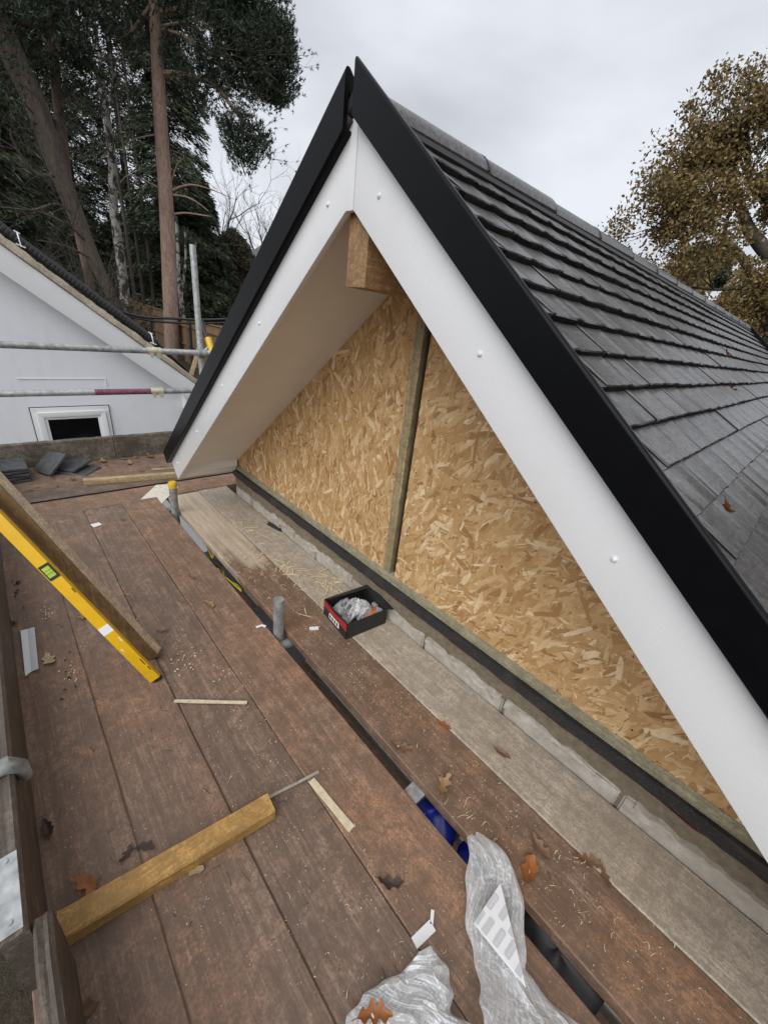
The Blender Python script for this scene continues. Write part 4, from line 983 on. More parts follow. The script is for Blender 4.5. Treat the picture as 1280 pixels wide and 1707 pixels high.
slate((-3.86, .28, .04), .7, (R(10), R(-9)), (.25, .19, .02), lab='upper loose roof tile lying over the flat one', group='loose roof tiles by the far toe board')

# ------------------------------------------------------------------ protective film and triangle offcut
def film(name, lab, cl, seed, amp, nu=150, nv=90, zlift=.004, cr_=.35):
    """cl: list of (centre, half width vector); a folded sheet laid along a line"""
    rng = random.Random(seed); V = []; F = []; ph = [rng.uniform(0, 6.3) for _ in range(10)]
    m_ = len(cl) - 1; H1 = creases(seed, math.pi / 2, .22, (.9, 1.6, 2.4, 3.6, 5.0), .22); H2 = creases(seed + 1, 0, 3, (.5, .8, 1.1, 1.6, 2.3, 3.2), .45)
    def cat(P, t):
        i = min(int(t), m_ - 1); f = t - i; g_ = lambda k: P[max(0, min(m_, k))]
        return .5 * ((2 * g_(i)) + (-g_(i - 1) + g_(i + 1)) * f + (2 * g_(i - 1) - 5 * g_(i) + 4 * g_(i + 1) - g_(i + 2)) * f * f + (-g_(i - 1) + 3 * g_(i) - 3 * g_(i + 1) + g_(i + 2)) * f ** 3)
    C_ = [Vector(c) for c, w in cl]; W_ = [Vector(w) for c, w in cl]
    for i in range(nu):
        t = i / (nu - 1) * m_; c = cat(C_, t); w = cat(W_, t)
        for j in range(nv):
            v = j / (nv - 1) * 2 - 1
            ed = max(0, 1 - v ** 6)
            hw = w.length; zz = H1(t * .55, v * hw * 9) * (1 - cr_) + H2(t * .9, v * hw * 12) * cr_
            z = amp * 1.9 * zz * (.30 + .70 * ed) + zlift
            p = c + w * v * (1 + .04 * math.sin(t * 5 + ph[6] + v)) ; V.append((p.x, p.y, p.z + max(.002, z)))
    for i in range(nu - 1):
        for j in range(nv - 1): F.append((i * nv + j, (i + 1) * nv + j, (i + 1) * nv + j + 1, i * nv + j + 1))
    o = mesh(name, V, F, M_FILM, None, True)
    uv = o.data.uv_layers.new(name='UVMap'); ll = sum(((C_[i + 1] - C_[i]).length for i in range(m_)))
    idx = np.zeros(len(o.data.loops), dtype=np.int32); o.data.loops.foreach_get('vertex_index', idx)
    uvs = np.stack([idx // nv / nu * ll * 40, (idx % nv) / nv * 7.0], 1).astype(np.float32); uv.data.foreach_set('uv', uvs.ravel())
    set_crease(o, nu, nv)
    return tag(o, lab, 'plastic film')
def mid(a, b): return tuple((Vector(a) + Vector(b)) / 2), tuple((Vector(b) - Vector(a)) / 2)
film('plastic_film', 'long twisted clear printed plastic film trailing out of the gap under the white triangle',
     [mid((-0.216,0.753,-0.030), (-0.205,0.781,-0.030)), mid((-0.176,0.698,0.008), (-0.130,0.783,0.008)), mid((-0.140,0.635,0.010), (-0.049,0.753,0.010)), mid((-0.087,0.566,0.015), (0.004,0.691,0.015)), mid((-0.040,0.528,0.030), (0.042,0.627,0.020)), mid((-0.003,0.491,0.050), (0.064,0.609,0.020)), mid((0.018,0.458,0.070), (0.133,0.614,0.020)), mid((0.058,0.414,0.100), (0.214,0.635,0.030)), mid((0.096,0.384,0.120), (0.280,0.641,0.040))], 5, .017, cr_=.22)
film('plastic_film', 'crumpled clear printed film under an orange leaf at the bottom edge',
     [mid((-0.134,0.429,0.004), (-0.119,0.472,0.004)), mid((-0.140,0.384,0.006), (-0.077,0.475,0.008)), mid((-0.159,0.339,0.010), (-0.047,0.459,0.010)), mid((-0.167,0.296,0.012), (-0.023,0.427,0.020)), mid((-0.166,0.258,0.014), (0.024,0.442,0.030)), mid((-0.142,0.221,0.014), (0.059,0.414,0.030))], 11, .024, 110, 110, .003, .85)
tri = thing('triangle_offcut', 'white triangular trim offcut with repeated grey printed logos lying on the film', 'trim offcut', (-0.030,0.618,0.030))
TA, TB, TC = Vector((-0.076,0.689,0.060)), Vector((-0.076,0.570,0.060)), Vector((0.065,0.572,0.062))
b = MB(); b.prism([TA, TB, TC], (0, 0, -.009)); b.build('panel', M_PVC, tri, bevel=.0008, seg=1)
# print: grey rounded lozenges with the word in white
U = (TC - TB).normalized(); NRM = (TC - TB).cross(TA - TB).normalized(); NRM = NRM if NRM.z > 0 else -NRM; Vv = NRM.cross(U).normalized()
Vv = Vv if (TA - TB).dot(Vv) > 0 else -Vv
fnt_ang = None
def badge(pos, ang, w, h, word):
    x = (U * math.cos(ang) + Vv * math.sin(ang)); y = NRM.cross(x)
    P = []
    for (cx, cy, a0) in ((w / 2 - .25 * h, h / 2 - .25 * h, 0), (-w / 2 + .25 * h, h / 2 - .25 * h, 90), (-w / 2 + .25 * h, -h / 2 + .25 * h, 180), (w / 2 - .25 * h, -h / 2 + .25 * h, 270)):
        for k in range(4):
            a = R(a0 + 30 * k); P.append(pos + x * (cx + .25 * h * math.cos(a)) + y * (cy + .25 * h * math.sin(a)) + NRM * .0004)
    P = clip_tri(P)
    if len(P) < 3: return
    b = MB(); b.prism(P, NRM * .0004); bo = b.build('printed_badge', M_PRINT, tri)
    if not word: return
    cu = bpy.data.curves.new('printed_word', 'FONT'); cu.body = 'eurocell'; cu.size = h * .66; cu.align_x = 'CENTER'; cu.align_y = 'CENTER'; cu.extrude = 0; cu.materials.append(M_INK)
    t0_ = bpy.data.objects.new('lettering', cu); COL.objects.link(t0_); bpy.context.view_layer.update()
    wm = bpy.data.meshes.new_from_object(t0_.evaluated_get(bpy.context.evaluated_depsgraph_get())); bpy.data.objects.remove(t0_)
    t = bpy.data.objects.new('printed_word', wm); COL.objects.link(t)
    Mx = Matrix((x, y, NRM)).transposed().to_4x4(); Mx.translation = pos + NRM * .0014
    t.parent = bo; t.matrix_world = Mx
def clip_tri(P):
    """cut a badge at the edges of the triangle"""
    for (p, q, o_) in ((TA, TB, TC), (TB, TC, TA), (TC, TA, TB)):
        e = NRM.cross(q - p).normalized(); sg = 1 if (o_ - p).dot(e) > 0 else -1; out = []
        for i in range(len(P)):
            a, c = P[i], P[(i + 1) % len(P)]; da, dc = sg * (a - p).dot(e) - .0006, sg * (c - p).dot(e) - .0006
            if da >= 0: out.append(a)
            if da * dc < 0: out.append(a.lerp(c, da / (da - dc)))
        P = out
        if len(P) < 3: return P
    return P
q_ = Vector((-0.069,0.612,0.060)); r_ = Vector((-0.068,0.662,0.060)); dd = (r_ - q_).normalized(); angv = math.atan2(dd.dot(Vv), dd.dot(U))
for (px_, wd_) in [(((-0.068,0.639,0.060)), 1), (((-0.036,0.645,0.060)), 0), (((-0.049,0.590,0.060)), 0), (((-0.019,0.594,0.060)), 1), (((0.010,0.598,0.060)), 1), (((-0.004,0.638,0.060)), 0), (((0.042,0.589,0.060)), 0), (((-0.074,0.585,0.060)), 0)]:
    pos = Vector(px_); badge(pos - NRM * (pos - TB).dot(NRM), angv, .041, .0150, wd_)

# ================================================================== FALLEN LEAVES AND LITTER
def leafm(name, stops):
    M = Mat(name); n = M.noise(45, 4, 0.6); c = M.ramp(n, stops)
    return M.set(c, .55, n, .4, .002)
LM = {'tan': leafm('tan_oak_leaf', [(.3, (.22, .125, .055)), (.7, (.38, .235, .115))]), 'orange': leafm('orange_oak_leaf', [(.3, (.20, .065, .015)), (.7, (.36, .135, .035))]),
      'brown': leafm('brown_oak_leaf', [(.3, (.12, .065, .035)), (.7, (.24, .135, .075))]), 'dark': leafm('dark_wet_leaf', [(.3, (.035, .02, .016)), (.7, (.075, .042, .03))]), 'pale': leafm('pale_dry_leaf', [(.3, (.33, .23, .12)), (.7, (.52, .40, .23))])}
def oak_leaf(seed, L_, curl):
    """a lobed leaf: rounded lobes, narrow base, twisted and cupped"""
    rng = random.Random(seed); n = 34; W_ = L_ * rng.uniform(.50, .72); V = []; F = []
    nl = rng.choice([2.6, 3.1, 3.5]); pl, pr_ = rng.uniform(0, 6.3), rng.uniform(0, 6.3); dp = rng.uniform(.16, .34); bend = rng.uniform(-.25, .25); tw = rng.uniform(-.8, .8); fold = rng.uniform(.1, .9)
    for i in range(n + 1):
        t = i / n
        env = math.sin(math.pi * t ** .75) ** .62 * (.42 + .75 * t if t < .7 else .945 - .35 * (t - .7)) + .02
        def side(ph):
            c = math.cos(t * 2 * math.pi * nl + ph); c = math.copysign(abs(c) ** .7, c)
            return max(.008 * L_, W_ / 2 * env * (1 - dp + dp * c) * rng.uniform(.95, 1.05))
        wl, wr = side(pl), side(pr_)
        x = (t - .5) * L_; yb = bend * L_ * (t - .5) ** 2 * 2; zc = curl * L_ * ((t - .5) ** 2 * 1.7); a = tw * (t - .5)
        for k, w in ((0, wl), (1, wl * .5), (2, 0), (3, -wr * .5), (4, -wr)):
            up = abs(w) * (fold * .55 + curl * .5 * (abs(w) / (W_ / 2)))
            V.append((x, yb + w * math.cos(a), zc + up + w * math.sin(a) * .5 + .002))
    for i in range(n):
        for k in range(4): F.append((i * 5 + k, i * 5 + k + 1, (i + 1) * 5 + k + 1, (i + 1) * 5 + k))
    k = len(V); z0 = V[2][2]; y0 = V[2][1]; V += [(-.5 * L_, y0 + .001, z0), (-.5 * L_, y0 - .001, z0), (-.66 * L_, y0 * 1.5 - .0008, z0 + .002), (-.66 * L_, y0 * 1.5 + .0008, z0 + .002)]; F.append((k, k + 1, k + 2, k + 3))
    zm = min(v[2] for v in V); V = [(x, y, z - zm + .001) for x, y, z in V]
    return V, F
LEAVES = [
 ((-1.904,0.542,0.000), .055, .3, 'brown', 'small brown leaf near the capped tube on the reddish board'), ((-1.638,0.534,0.000), .075, .2, 'tan', 'tan oak leaf on the reddish board by the yellow cable'),
 ((-1.578,0.300,0.000), .05, 1.2, 'brown', 'brown curled leaf just above the lower end of the leaning timber'), ((-1.872,0.058,0.000), .085, -.3, 'tan', 'tan oak leaf left of the spirit level, near its white scuff'),
 ((-1.655,-0.089,0.000), .08, .2, 'pale', 'pale yellowish leaf right of the white plastic angle'), ((-1.473,0.182,0.000), .05, 1.3, 'brown', 'brown leaf half under the lower end of the spirit level'),
 ((-0.345,0.789,0.000), .085, 1.9, 'tan', 'upright looking tan oak leaf right of the gap beside a white scrap'), ((-0.527,0.772,0.000), .085, .5, 'brown', 'brown leaf at the right edge of the gap'),
 ((-0.486,0.966,0.000), .06, .3, 'orange', 'orange brown leaf on the edge of the pale grey board'), ((-0.281,1.046,0.000), .065, .2, 'brown', 'brown leaf lying on the pale grey board'),
 ((-0.047,0.882,0.000), .075, -.2, 'brown', 'pale brown leaf above the orange one, right of the long film'), ((-0.041,0.807,0.000), .085, 1.8, 'orange', 'bright orange brown leaf right of the long film'),
 ((0.064,0.967,0.000), .075, .6, 'brown', 'brown leaf touching the pale board near the right side'), ((0.112,0.969,0.000), .06, -.8, 'brown', 'rust leaf over the seam at the pale board, lower of the two'),
 ((-0.758,-0.105,0.012), .085, .45, 'orange', 'orange leaf standing behind the left end of the yellow offcut'), ((-0.632,0.101,0.000), .06, .5, 'pale', 'yellow green leaf under the front edge of the yellow offcut'),
 ((-0.131,0.295,0.045), .075, .9, 'orange', 'orange leaf lying on the crumpled film at the bottom'), ((-0.536,-0.158,0.000), .075, 1.1, 'brown', 'brown leaf beside the near toe board at the bottom left'),
 ((-0.761,0.024,0.000), .05, .9, 'dark', 'dark wet leaf above the yellow offcut'), ((-0.772,-0.019,0.000), .042, 2.2, 'dark', 'dark wet leaf left of the other one above the yellow offcut'), ((-0.274,0.482,0.000), .07, .8, 'dark', 'dark red rotten leaf on the seam left of the film'),
 ((-2.766,0.405,0.000), .05, .3, 'brown', 'small leaf on the brown boards left of the capped tube'), ((-0.962,-0.164,0.000), .06, .1, 'dark', 'flat dark leaf by the left toe board'),
 ((-3.606,0.259,0.000), .075, .2, 'brown', 'brown leaf on the far boards left of the pale batten'), ((-3.935,0.309,0.000), .09, .9, 'brown', 'brown leaf beside the loose roof tiles'), ((-3.876,0.337,0.000), .08, .1, 'orange', 'rust leaf just right of the loose roof tiles'),
 ((-3.943,0.514,0.000), .10, .1, 'tan', 'pale brown leaf against the far toe board, leftmost'), ((-3.817,0.688,0.000), .10, -.2, 'tan', 'tan leaf in front of the far toe board, middle'), ((-3.944,0.671,0.000), .07, .7, 'brown', 'small brown leaf against the far toe board'), ((-3.959,0.763,0.000), .07, .2, 'tan', 'tan leaf touching the far toe board, right of the middle'),
 ((-3.931,0.873,0.000), .12, .1, 'brown', 'long brown leaf at the right end of the far toe board'), ((-3.605,0.727,0.000), .08, .1, 'brown', 'brown leaf behind the pale batten'),
 ((-1.925,0.243,0.000), .03, .5, 'tan', 'small orange fragment right of the leaning timber'), ((-1.972,-0.181,0.000), .05, .6, 'dark', 'dark wet scrap against the left toe board'),
]
for i, (p, L_, rot, mt, lab) in enumerate(LEAVES):
    V, F = oak_leaf(100 + i, L_, random.Random(i).uniform(.15, .55))
    o = mesh('oak_leaf', V, F, LM[mt], None, True); o.location = (p[0], p[1], p[2] + .001); o.rotation_euler = (random.Random(i * 3).uniform(-.08, .08), random.Random(i * 7).uniform(-.08, .08), rot)
    tag(o, lab, 'leaf', 'fallen oak leaves on the platform')
for p, lab in (((-0.022,1.020,1.007), 'orange leaf caught at the edge of the near roof tiles'), ):
    th_ = rp_(1.235, 1.05, .012); V, F = oak_leaf(300, .05, .4); o = mesh('oak_leaf', V, F, LM['orange'], None, True); o.location = th_; o.rotation_euler = (0, TH, 1.2); tag(o, lab, 'leaf', 'fallen leaves on the tiled roof')
for s_, y, lab in ((.93, 2.30, 'small orange leaf on the middle of the tiled roof'), (.70, 3.05, 'tiny orange leaf higher up the tiled roof')):
    V, F = oak_leaf(int(s_ * 100), .06, .5); o = mesh('oak_leaf', V, F, LM['orange'], None, True); o.location = rp_(s_, y, .008); o.rotation_euler = (0, TH, .4); tag(o, lab, 'leaf', 'fallen leaves on the tiled roof')
# scattered stuff
def curls(name, mat, spots, seed, kind):
    """spots: (cx, cy, sx, sy, count, lmin, lmax, width)"""
    rng = random.Random(seed); V = []; F = []
    for (cx, cy, sx, sy, cnt, l0, l1, w, fl) in spots:
        for _ in range(cnt):
            x, y = rng.gauss(cx, sx), rng.gauss(cy, sy)
            if .682 < y < .742 or y < -.17 or y > 1.185: continue
            a = rng.uniform(0, 6.283); l = rng.uniform(l0, l1); k = rng.uniform(-fl, fl) / max(l, .004) ; n = 5 if fl else 1; base = len(V); z0 = rng.uniform(.001, .0035)
            ww = w * rng.uniform(.6, 1.3)
            for i in range(n + 1):
                aa = a + k * l * i / n
                dx, dy = math.cos(aa), math.sin(aa)
                if i: x += dx * l / n; y += dy * l / n
                z = z0 + (math.sin(i / n * 3.1) * .35 * min(l, .02) * (1 if fl else 0)) + .0006
                V += [(x - dy * ww / 2, y + dx * ww / 2, z), (x + dy * ww / 2, y - dx * ww / 2, z + ww * .3)]
            for i in range(n): F.append((base + 2 * i, base + 2 * i + 1, base + 2 * i + 3, base + 2 * i + 2))
    o = mesh(name, V, F, mat, None); return tag(o, kind=None or 'stuff')
def lab_(o, l, c): o['label'] = l; o['category'] = c
o = curls('wood_shavings', M_CREAM, [(-1.75, .98, .22, .08, 45, .012, .05, .0024, 1.6), (-2.1, .95, .30, .10, 50, .010, .04, .0022, 1.8), (-1.42, 1.12, .12, .05, 26, .012, .05, .0026, 1.2), (-1.9, .85, .25, .07, 40, .008, .03, .0018, 2.0), (0.03, .86, .20, .06, 55, .003, .02, .0012, 3.0), (.1, .9, .10, .03, 25, .004, .03, .0011, 3.5), (-.45, .86, .4, .07, 30, .003, .018, .0011, 3.0), (-.3, .35, .3, .12, 26, .003, .022, .0012, 3.0), (-.1, .3, .12, .08, 22, .003, .018, .0011, 3.0), (-.9, .5, .5, .2, 22, .003, .014, .0012, 3.0), (-1.6, .2, .6, .2, 16, .003, .012, .0016, 2.0), (-.25, .80, .03, .03, 6, .02, .04, .0012, 2.0)], 1, 'stuff'); lab_(o, 'cream wood shavings and curls scattered over the boards', 'shavings')
o = curls('sawdust_specks', M_CREAM, [(-.2, .85, .5, .07, 620, .0012, .004, .0014, 0), (-.3, .4, .5, .18, 620, .001, .0035, .0012, 0), (-1.0, .85, .5, .07, 300, .0015, .005, .002, 0), (-1.1, .35, .6, .2, 380, .0012, .004, .0018, 0), (-1.35, .32, .05, .03, 30, .002, .009, .004, 0), (-1.1, .41, .06, .03, 16, .002, .008, .0035, 0), (-1.98, -.06, .03, .02, 26, .002, .008, .004, 0), (-1.55, -.03, .04, .02, 14, .003, .008, .005, 0), (-1.9, .3, .6, .2, 120, .001, .004, .002, 0), (-1.6, .95, .5, .12, 260, .002, .008, .003, 0)], 2, 'stuff'); lab_(o, 'pale sawdust specks and flakes scattered over the boards', 'sawdust')
o = curls('pine_needle_litter', M_TWIG, [(-.8, .25, .5, .2, 60, .006, .04, .0012, .5), (-1.5, .15, .5, .2, 70, .006, .04, .0013, .5), (-.5, .2, .3, .2, 24, .006, .03, .0011, .6), (-.6, .84, .5, .06, 26, .006, .03, .0012, .6), (-2.2, .25, .4, .2, 40, .01, .04, .0015, .5), (-1.55, -.05, .10, .02, 8, .006, .012, .006, .8), (-2.25, -.15, .10, .010, 10, .006, .016, .009, .5), (-3.6, .6, .2, .5, 60, .02, .06, .004, .6)], 3, 'stuff'); lab_(o, 'dark pine needles and twig bits littering the boards', 'needle litter')
# torn pale splinters near the gable
b = MB(); rng = random.Random(5)
for (x, y, n_) in ((-1.74, .955, 11), (-1.60, 1.02, 7), (-1.42, 1.12, 11), (-1.50, 1.09, 6), (-1.95, .97, 4), (-2.25, 1.0, 7), (-1.24, .83, 2)):
    for _ in range(n_):
        px_, py_ = x + rng.uniform(-.10, .10), y + rng.uniform(-.03, .05); a = rng.gauss(.9, .8); l = rng.uniform(.03, .10); w = rng.uniform(.002, .0055); z = rng.uniform(.002, .006)
        c_, s__ = math.cos(a), math.sin(a)
        b.prism([(px_, py_, z), (px_ + l * c_, py_ + l * s__, z), (px_ + l * .8 * c_ - w * s__, py_ + l * .8 * s__ + w * c_, z), (px_ - w * s__, py_ + w * c_, z)], (0, 0, .002))
o = b.build('wood_splinters', plain('fresh_splinters', (.72, .58, .36), .7), None); tag(o, 'torn pale wood splinters lying near the block wall', 'splinters', kind='stuff')
b = MB(); p = Vector((-2.107,1.183,0.002)); q = Vector((-2.244,1.153,0.002)); b.prism([p, q, q + Vector((-.03, .03, .004)), p + Vector((-.02, .03, .003))], (0, 0, .002)); tag(b.build('bitumen_scrap', M_DPC, None), 'black torn damp course scrap on the pale boards', 'scrap')
# bottom left: litter bank seen past the end of the toe board

# ================================================================== FENCES AND FAR THINGS
def fence(name, lab, P0, P1, h0, h1, mat, bays, boards, group=None, post=.09, level=False):
    """feather-edge fence between two ground points; boards are parts"""
    P0, P1 = Vector(P0), Vector(P1); f = thing(name, lab, 'fence', tuple(P0), group); rng = random.Random(len(lab))
    d = (P1 - P0); L_ = d.length; nb_ = bays * boards; dn_ = Vector((d.x, d.y, 0)).normalized(); s = Vector((-dn_.y, dn_.x, 0))
    for i in range(nb_):
        t0, t1 = i / nb_, (i + 1.12) / nb_; a, c = P0 + d * t0, P0 + d * min(1, t1); hh = h0 + (h1 - h0) * t0
        b = MB(); o1, o2 = s * rng.uniform(.0, .008), s * .022
        dz = Vector((0, 0, hh + rng.uniform(-.012, .012)))
        b.prism([a + o1, c + o1 + o2, c + o2 + o1 + s * .012, a + o1 + s * .012], dz); b.build('fence_board', mat, f)
    for i in range(bays + 1):
        t = i / bays; p = P0 + d * t; hh = h0 + (h1 - h0) * t + .05
        b = MB(); q = p - s * .05; b.prism([q - dn_ * post / 2 - s * post / 2, q + dn_ * post / 2 - s * post / 2, q + dn_ * post / 2 + s * post / 2, q - dn_ * post / 2 + s * post / 2], (0, 0, hh)); b.build('fence_post', mat, f)
    for i in range(bays):
        for k in (.12, .5, .86):
            p, q = P0 + d * (i / bays), P0 + d * ((i + 1) / bays); hh = h0 + (h1 - h0) * (i / bays)
            b = MB(); b.prism([p - s * .055 + Vector((0, 0, hh * k)), p - s * .01 + Vector((0, 0, hh * k)), p - s * .01 + Vector((0, 0, hh * k + .05)), p - s * .055 + Vector((0, 0, hh * k + .05))], q - p); b.build('fence_rail', mat, f)
        p, q = P0 + d * (i / bays), P0 + d * ((i + 1) / bays); hh = h0 + (h1 - h0) * (i / bays)
        b = MB(); b.prism([p - s * .03 + Vector((0, 0, hh + .012)), p + s * .05 + Vector((0, 0, hh + .012)), p + s * .05 + Vector((0, 0, hh + .04)), p - s * .03 + Vector((0, 0, hh + .04))], q - p); b.build('capping_rail', mat, f)
def on(p, dz=0): return (p[0], p[1], ground_z(p[0], p[1]) + dz)
FA, FB, FC = (-25.417,5.475,0.962), (-19.650,5.841,0.686), (-13.372,5.608,0.601)
FG = 1.85
def fbase(p): return (p[0], p[1], p[2] - FG)
fence('wooden_fence', 'brown feather edge fence beyond the white house, left of the big pine trunk', fbase(FA), fbase(FB), FG, FG, M_FENCE, 3, 14, 'garden fences')
FB2 = (-19.137,5.813,0.605)
fence('wooden_fence', 'brown fence stepping down right of the big pine trunk towards the gable', fbase(FB2), fbase(FC), FG, FG, M_FENCE, 3, 14, 'garden fences')
G0, G1 = (-41.887,13.471,1.141), (-36.521,16.316,1.520)
fence('grey_fence', 'grey weathered fence at the far side of the lawn', (G0[0], G0[1], G0[2] - 1.2), (G1[0], G1[1], G1[2] - 1.2), 1.75, 1.75, M_FENCEGREY, 4, 8, 'garden fences')
# far brick house, far gable house, shed
fh = thing('brick_house', 'low brown brick house half hidden by trees beyond the lawn', 'house', (-52.347,19.894,2.607))
M_BRICK = plain('brown_brick', (.085, .062, .05), .9, var=.3, scale=6)
def fbox(name, pa, pb, depth, z0, z1, mat, parent):
    a, c = Vector((pa[0], pa[1], z0)), Vector((pb[0], pb[1], z0)); d_ = (c - a).normalized(); back = Vector((d_.y, -d_.x, 0)); back = back if back.dot(a) > 0 else -back
    b = MB(); b.prism([a, c, c + back * depth, a + back * depth], (0, 0, z1 - z0)); return b.build(name, mat, parent), a, d_, back
H0, H1 = (-52.678,19.001,3.961), (-49.835,20.796,3.843)
o, a_, d_, bk = fbox('wall', H0, H1, 6, 0.5, H0[2], M_BRICK, fh)
b = MB(); z = H0[2]; b.prism([a_ - bk * .4 + Vector((0, 0, z - .5)), a_ + bk * 3 + Vector((0, 0, z + .8 - .5)), a_ + bk * 6.4 + Vector((0, 0, z - .5))], d_ * ((Vector(H1) - Vector(H0)).length + .6)); b.build('roof', M_TILE, fh)
b = MB(); L__ = (Vector(H1) - Vector(H0)).length; b.prism([a_ - bk * .45 + Vector((0, 0, z - .52)), a_ - bk * .45 + Vector((0, 0, z - .34)), a_ - bk * .40 + Vector((0, 0, z - .34)), a_ - bk * .40 + Vector((0, 0, z - .52))], d_ * L__); b.build('gutter', M_PVC, fh)
for t in (.35, .8):
    p = a_ + d_ * L__ * t - bk * .03; zz = z - 1.9; b = MB(); b.prism([p + Vector((0, 0, zz)), p + d_ * .9 + Vector((0, 0, zz)), p + d_ * .9 + Vector((0, 0, zz + .9)), p + Vector((0, 0, zz + .9))], bk * .05); wn_ = b.build('window', M_GREYP, fh)
gh = thing('dark_gable_house', 'far dark house with white gutter corner peeping out beside the black verge', 'house', (-43.316,20.682,3.476))
J0, J1 = (-43.616,20.042,4.317), (-39.106,20.167,4.917)
o, a_, d_, bk = fbox('wall', J0, J1, 6, 0.5, J0[2] - .1, M_CARDB, gh)
b = MB(); z = J0[2]; L__ = (Vector(J1) - Vector(J0)).length
b.prism([a_ - d_ * .4 - bk * .4 + Vector((0, 0, z - .15)), a_ - d_ * .4 - bk * .4 + Vector((0, 0, z + .1)), a_ - d_ * .4 + bk * 3 + Vector((0, 0, z + 2.6)), a_ - d_ * .4 + bk * 6 + Vector((0, 0, z))], d_ * (L__ + .8)); b.build('roof', M_TILE, gh)
b = MB(); b.prism([a_ - d_ * .42 - bk * .45 + Vector((0, 0, z - .2)), a_ - d_ * .42 - bk * .45 + Vector((0, 0, z + .02)), a_ - d_ * .42 + bk * 3 + Vector((0, 0, z + 2.55)), a_ - d_ * .42 + bk * 3 + Vector((0, 0, z + 2.35))], d_ * -.06); b.build('barge_board', M_PVC, gh)
for k in range(3):
    p = a_ + d_ * (.25 + .3 * k) - bk * .04 + Vector((0, 0, z - 1.9)); b = MB(); b.prism([p, p + d_ * .2, p + d_ * .2 + Vector((0, 0, .8)), p + Vector((0, 0, .8))], bk * .03); b.build('window', M_PVC, gh)
sh = thing('garden_shed', 'small dark felt roof of a low shed at the edge of the lawn', 'shed', (-19.422,7.986,0.350))
S0, S1 = (-19.514,7.758,0.422), (-18.308,8.052,0.425)
o, a_, d_, bk = fbox('wall', S0, S1, 2, -1.0, S0[2], M_FENCEGREY, sh)
b = MB(); z = S0[2]; b.prism([a_ - bk * .2 + Vector((0, 0, z - .03)), a_ + bk * 1 + Vector((0, 0, z + .45)), a_ + bk * 2.2 + Vector((0, 0, z - .03))], d_ * 1.9); b.build('roof', M_DARKP, sh)
# hose / handle and stake by the pole, black cables
hp = thing('tool_handle', 'yellow and black tool handle standing behind the scaffold pole', 'tool', (-5.660,2.137,0.792))
b = MB(); b.tube([(-5.872,2.132,1.097), (-5.799,2.127,0.981), (-5.719,2.143,0.888)], [.03, .028, .03], 10); b.build('grip', M_DARKP, hp, smooth=True)
b = MB(); b.tube([(-5.725,2.147,0.902), (-5.629,2.146,0.759), (-5.445,2.070,0.373)], [.042, .04, .038], 10); b.build('shaft', M_YCAP, hp, smooth=True)
st_ = thing('timber_stake', 'orange brown wooden stake leaning behind the guard rail', 'timber', (-6.821,2.276,0.383))
bar('stake', (-6.757,2.178,0.140), (-6.845,2.383,0.578), (1, -.3, 0), .06, .06, M_PALEWOOD, st_)
cable('black_cable', 'upper sagging black cable crossing in front of the fence', [(-8.874,1.500,1.094), (-8.757,2.079,0.955), (-8.607,2.631,0.977), (-8.426,3.162,1.017), (-8.106,3.911,1.139)], .022, M_CABLE, group='black cables in front of the fence')
cable('black_cable', 'lower black cable crossing in front of the fence', [(-8.877,1.485,1.001), (-8.754,2.092,0.917), (-8.651,2.483,0.900), (-8.464,3.059,0.943), (-8.106,3.910,1.075)], .018, M_CABLE, group='black cables in front of the fence')
pp = thing('metal_post', 'thin dark metal post in front of the fence left of the scaffold pole', 'post', (-9.486,3.164,0.394))
b = MB(); b.tube([(-9.472,3.207,0.922), (-9.483,3.175,-0.157)], .03, 6); b.build('post', M_CABLE, pp)
pp = thing('metal_post', 'thin dark metal post rising behind the black pipe tail', 'post', (-9.685,2.489,0.733))
b = MB(); b.tube([(-9.676,2.526,0.880), (-9.688,2.478,0.104)], .03, 6); b.build('post', M_CABLE, pp)

# ================================================================== TREES
def unit(v): return v / np.maximum(1e-9, np.linalg.norm(v, axis=1, keepdims=True))
def cards(P, D_, ln, wd, rs):
    """diamond leaves: centres P, directions D_, lengths, widths"""
    n = len(P); S = unit(np.cross(D_, rs.normal(size=(n, 3)))); ln = ln[:, None]; wd = wd[:, None]
    V = np.stack([P - D_ * ln / 2, P + S * wd / 2 + D_ * ln * .05, P + D_ * ln / 2, P - S * wd / 2 + D_ * ln * .05], 1).reshape(-1, 3)
    return V, np.arange(4 * n).reshape(n, 4)
def blobs_points(blobs, n, rs, shell=.35, gap=-.16):
    """random points in spheres (x, y, z, r), thinned into clumps"""
    B_ = np.array([b[:4] for b in blobs]); w = B_[:, 3] ** 2.4 * (np.array([b[4] if len(b) > 4 else 1 for b in blobs])); w = w / w.sum()
    idx = rs.choice(len(B_), n, p=w); u = unit(rs.normal(size=(n, 3))); r = rs.random(n) ** shell
    P = B_[idx, :3] + u * (B_[idx, 3] * r)[:, None] * np.array([1, 1, .85])
    f = np.sin(P[:, 0] * 3.1 + 1.3 * P[:, 2]) * np.sin(P[:, 1] * 2.7 + .7) * np.sin(P[:, 2] * 3.3 + .9 * P[:, 1])
    keep = f + rs.normal(size=n) * .30 > gap
    return P[keep], u[keep]
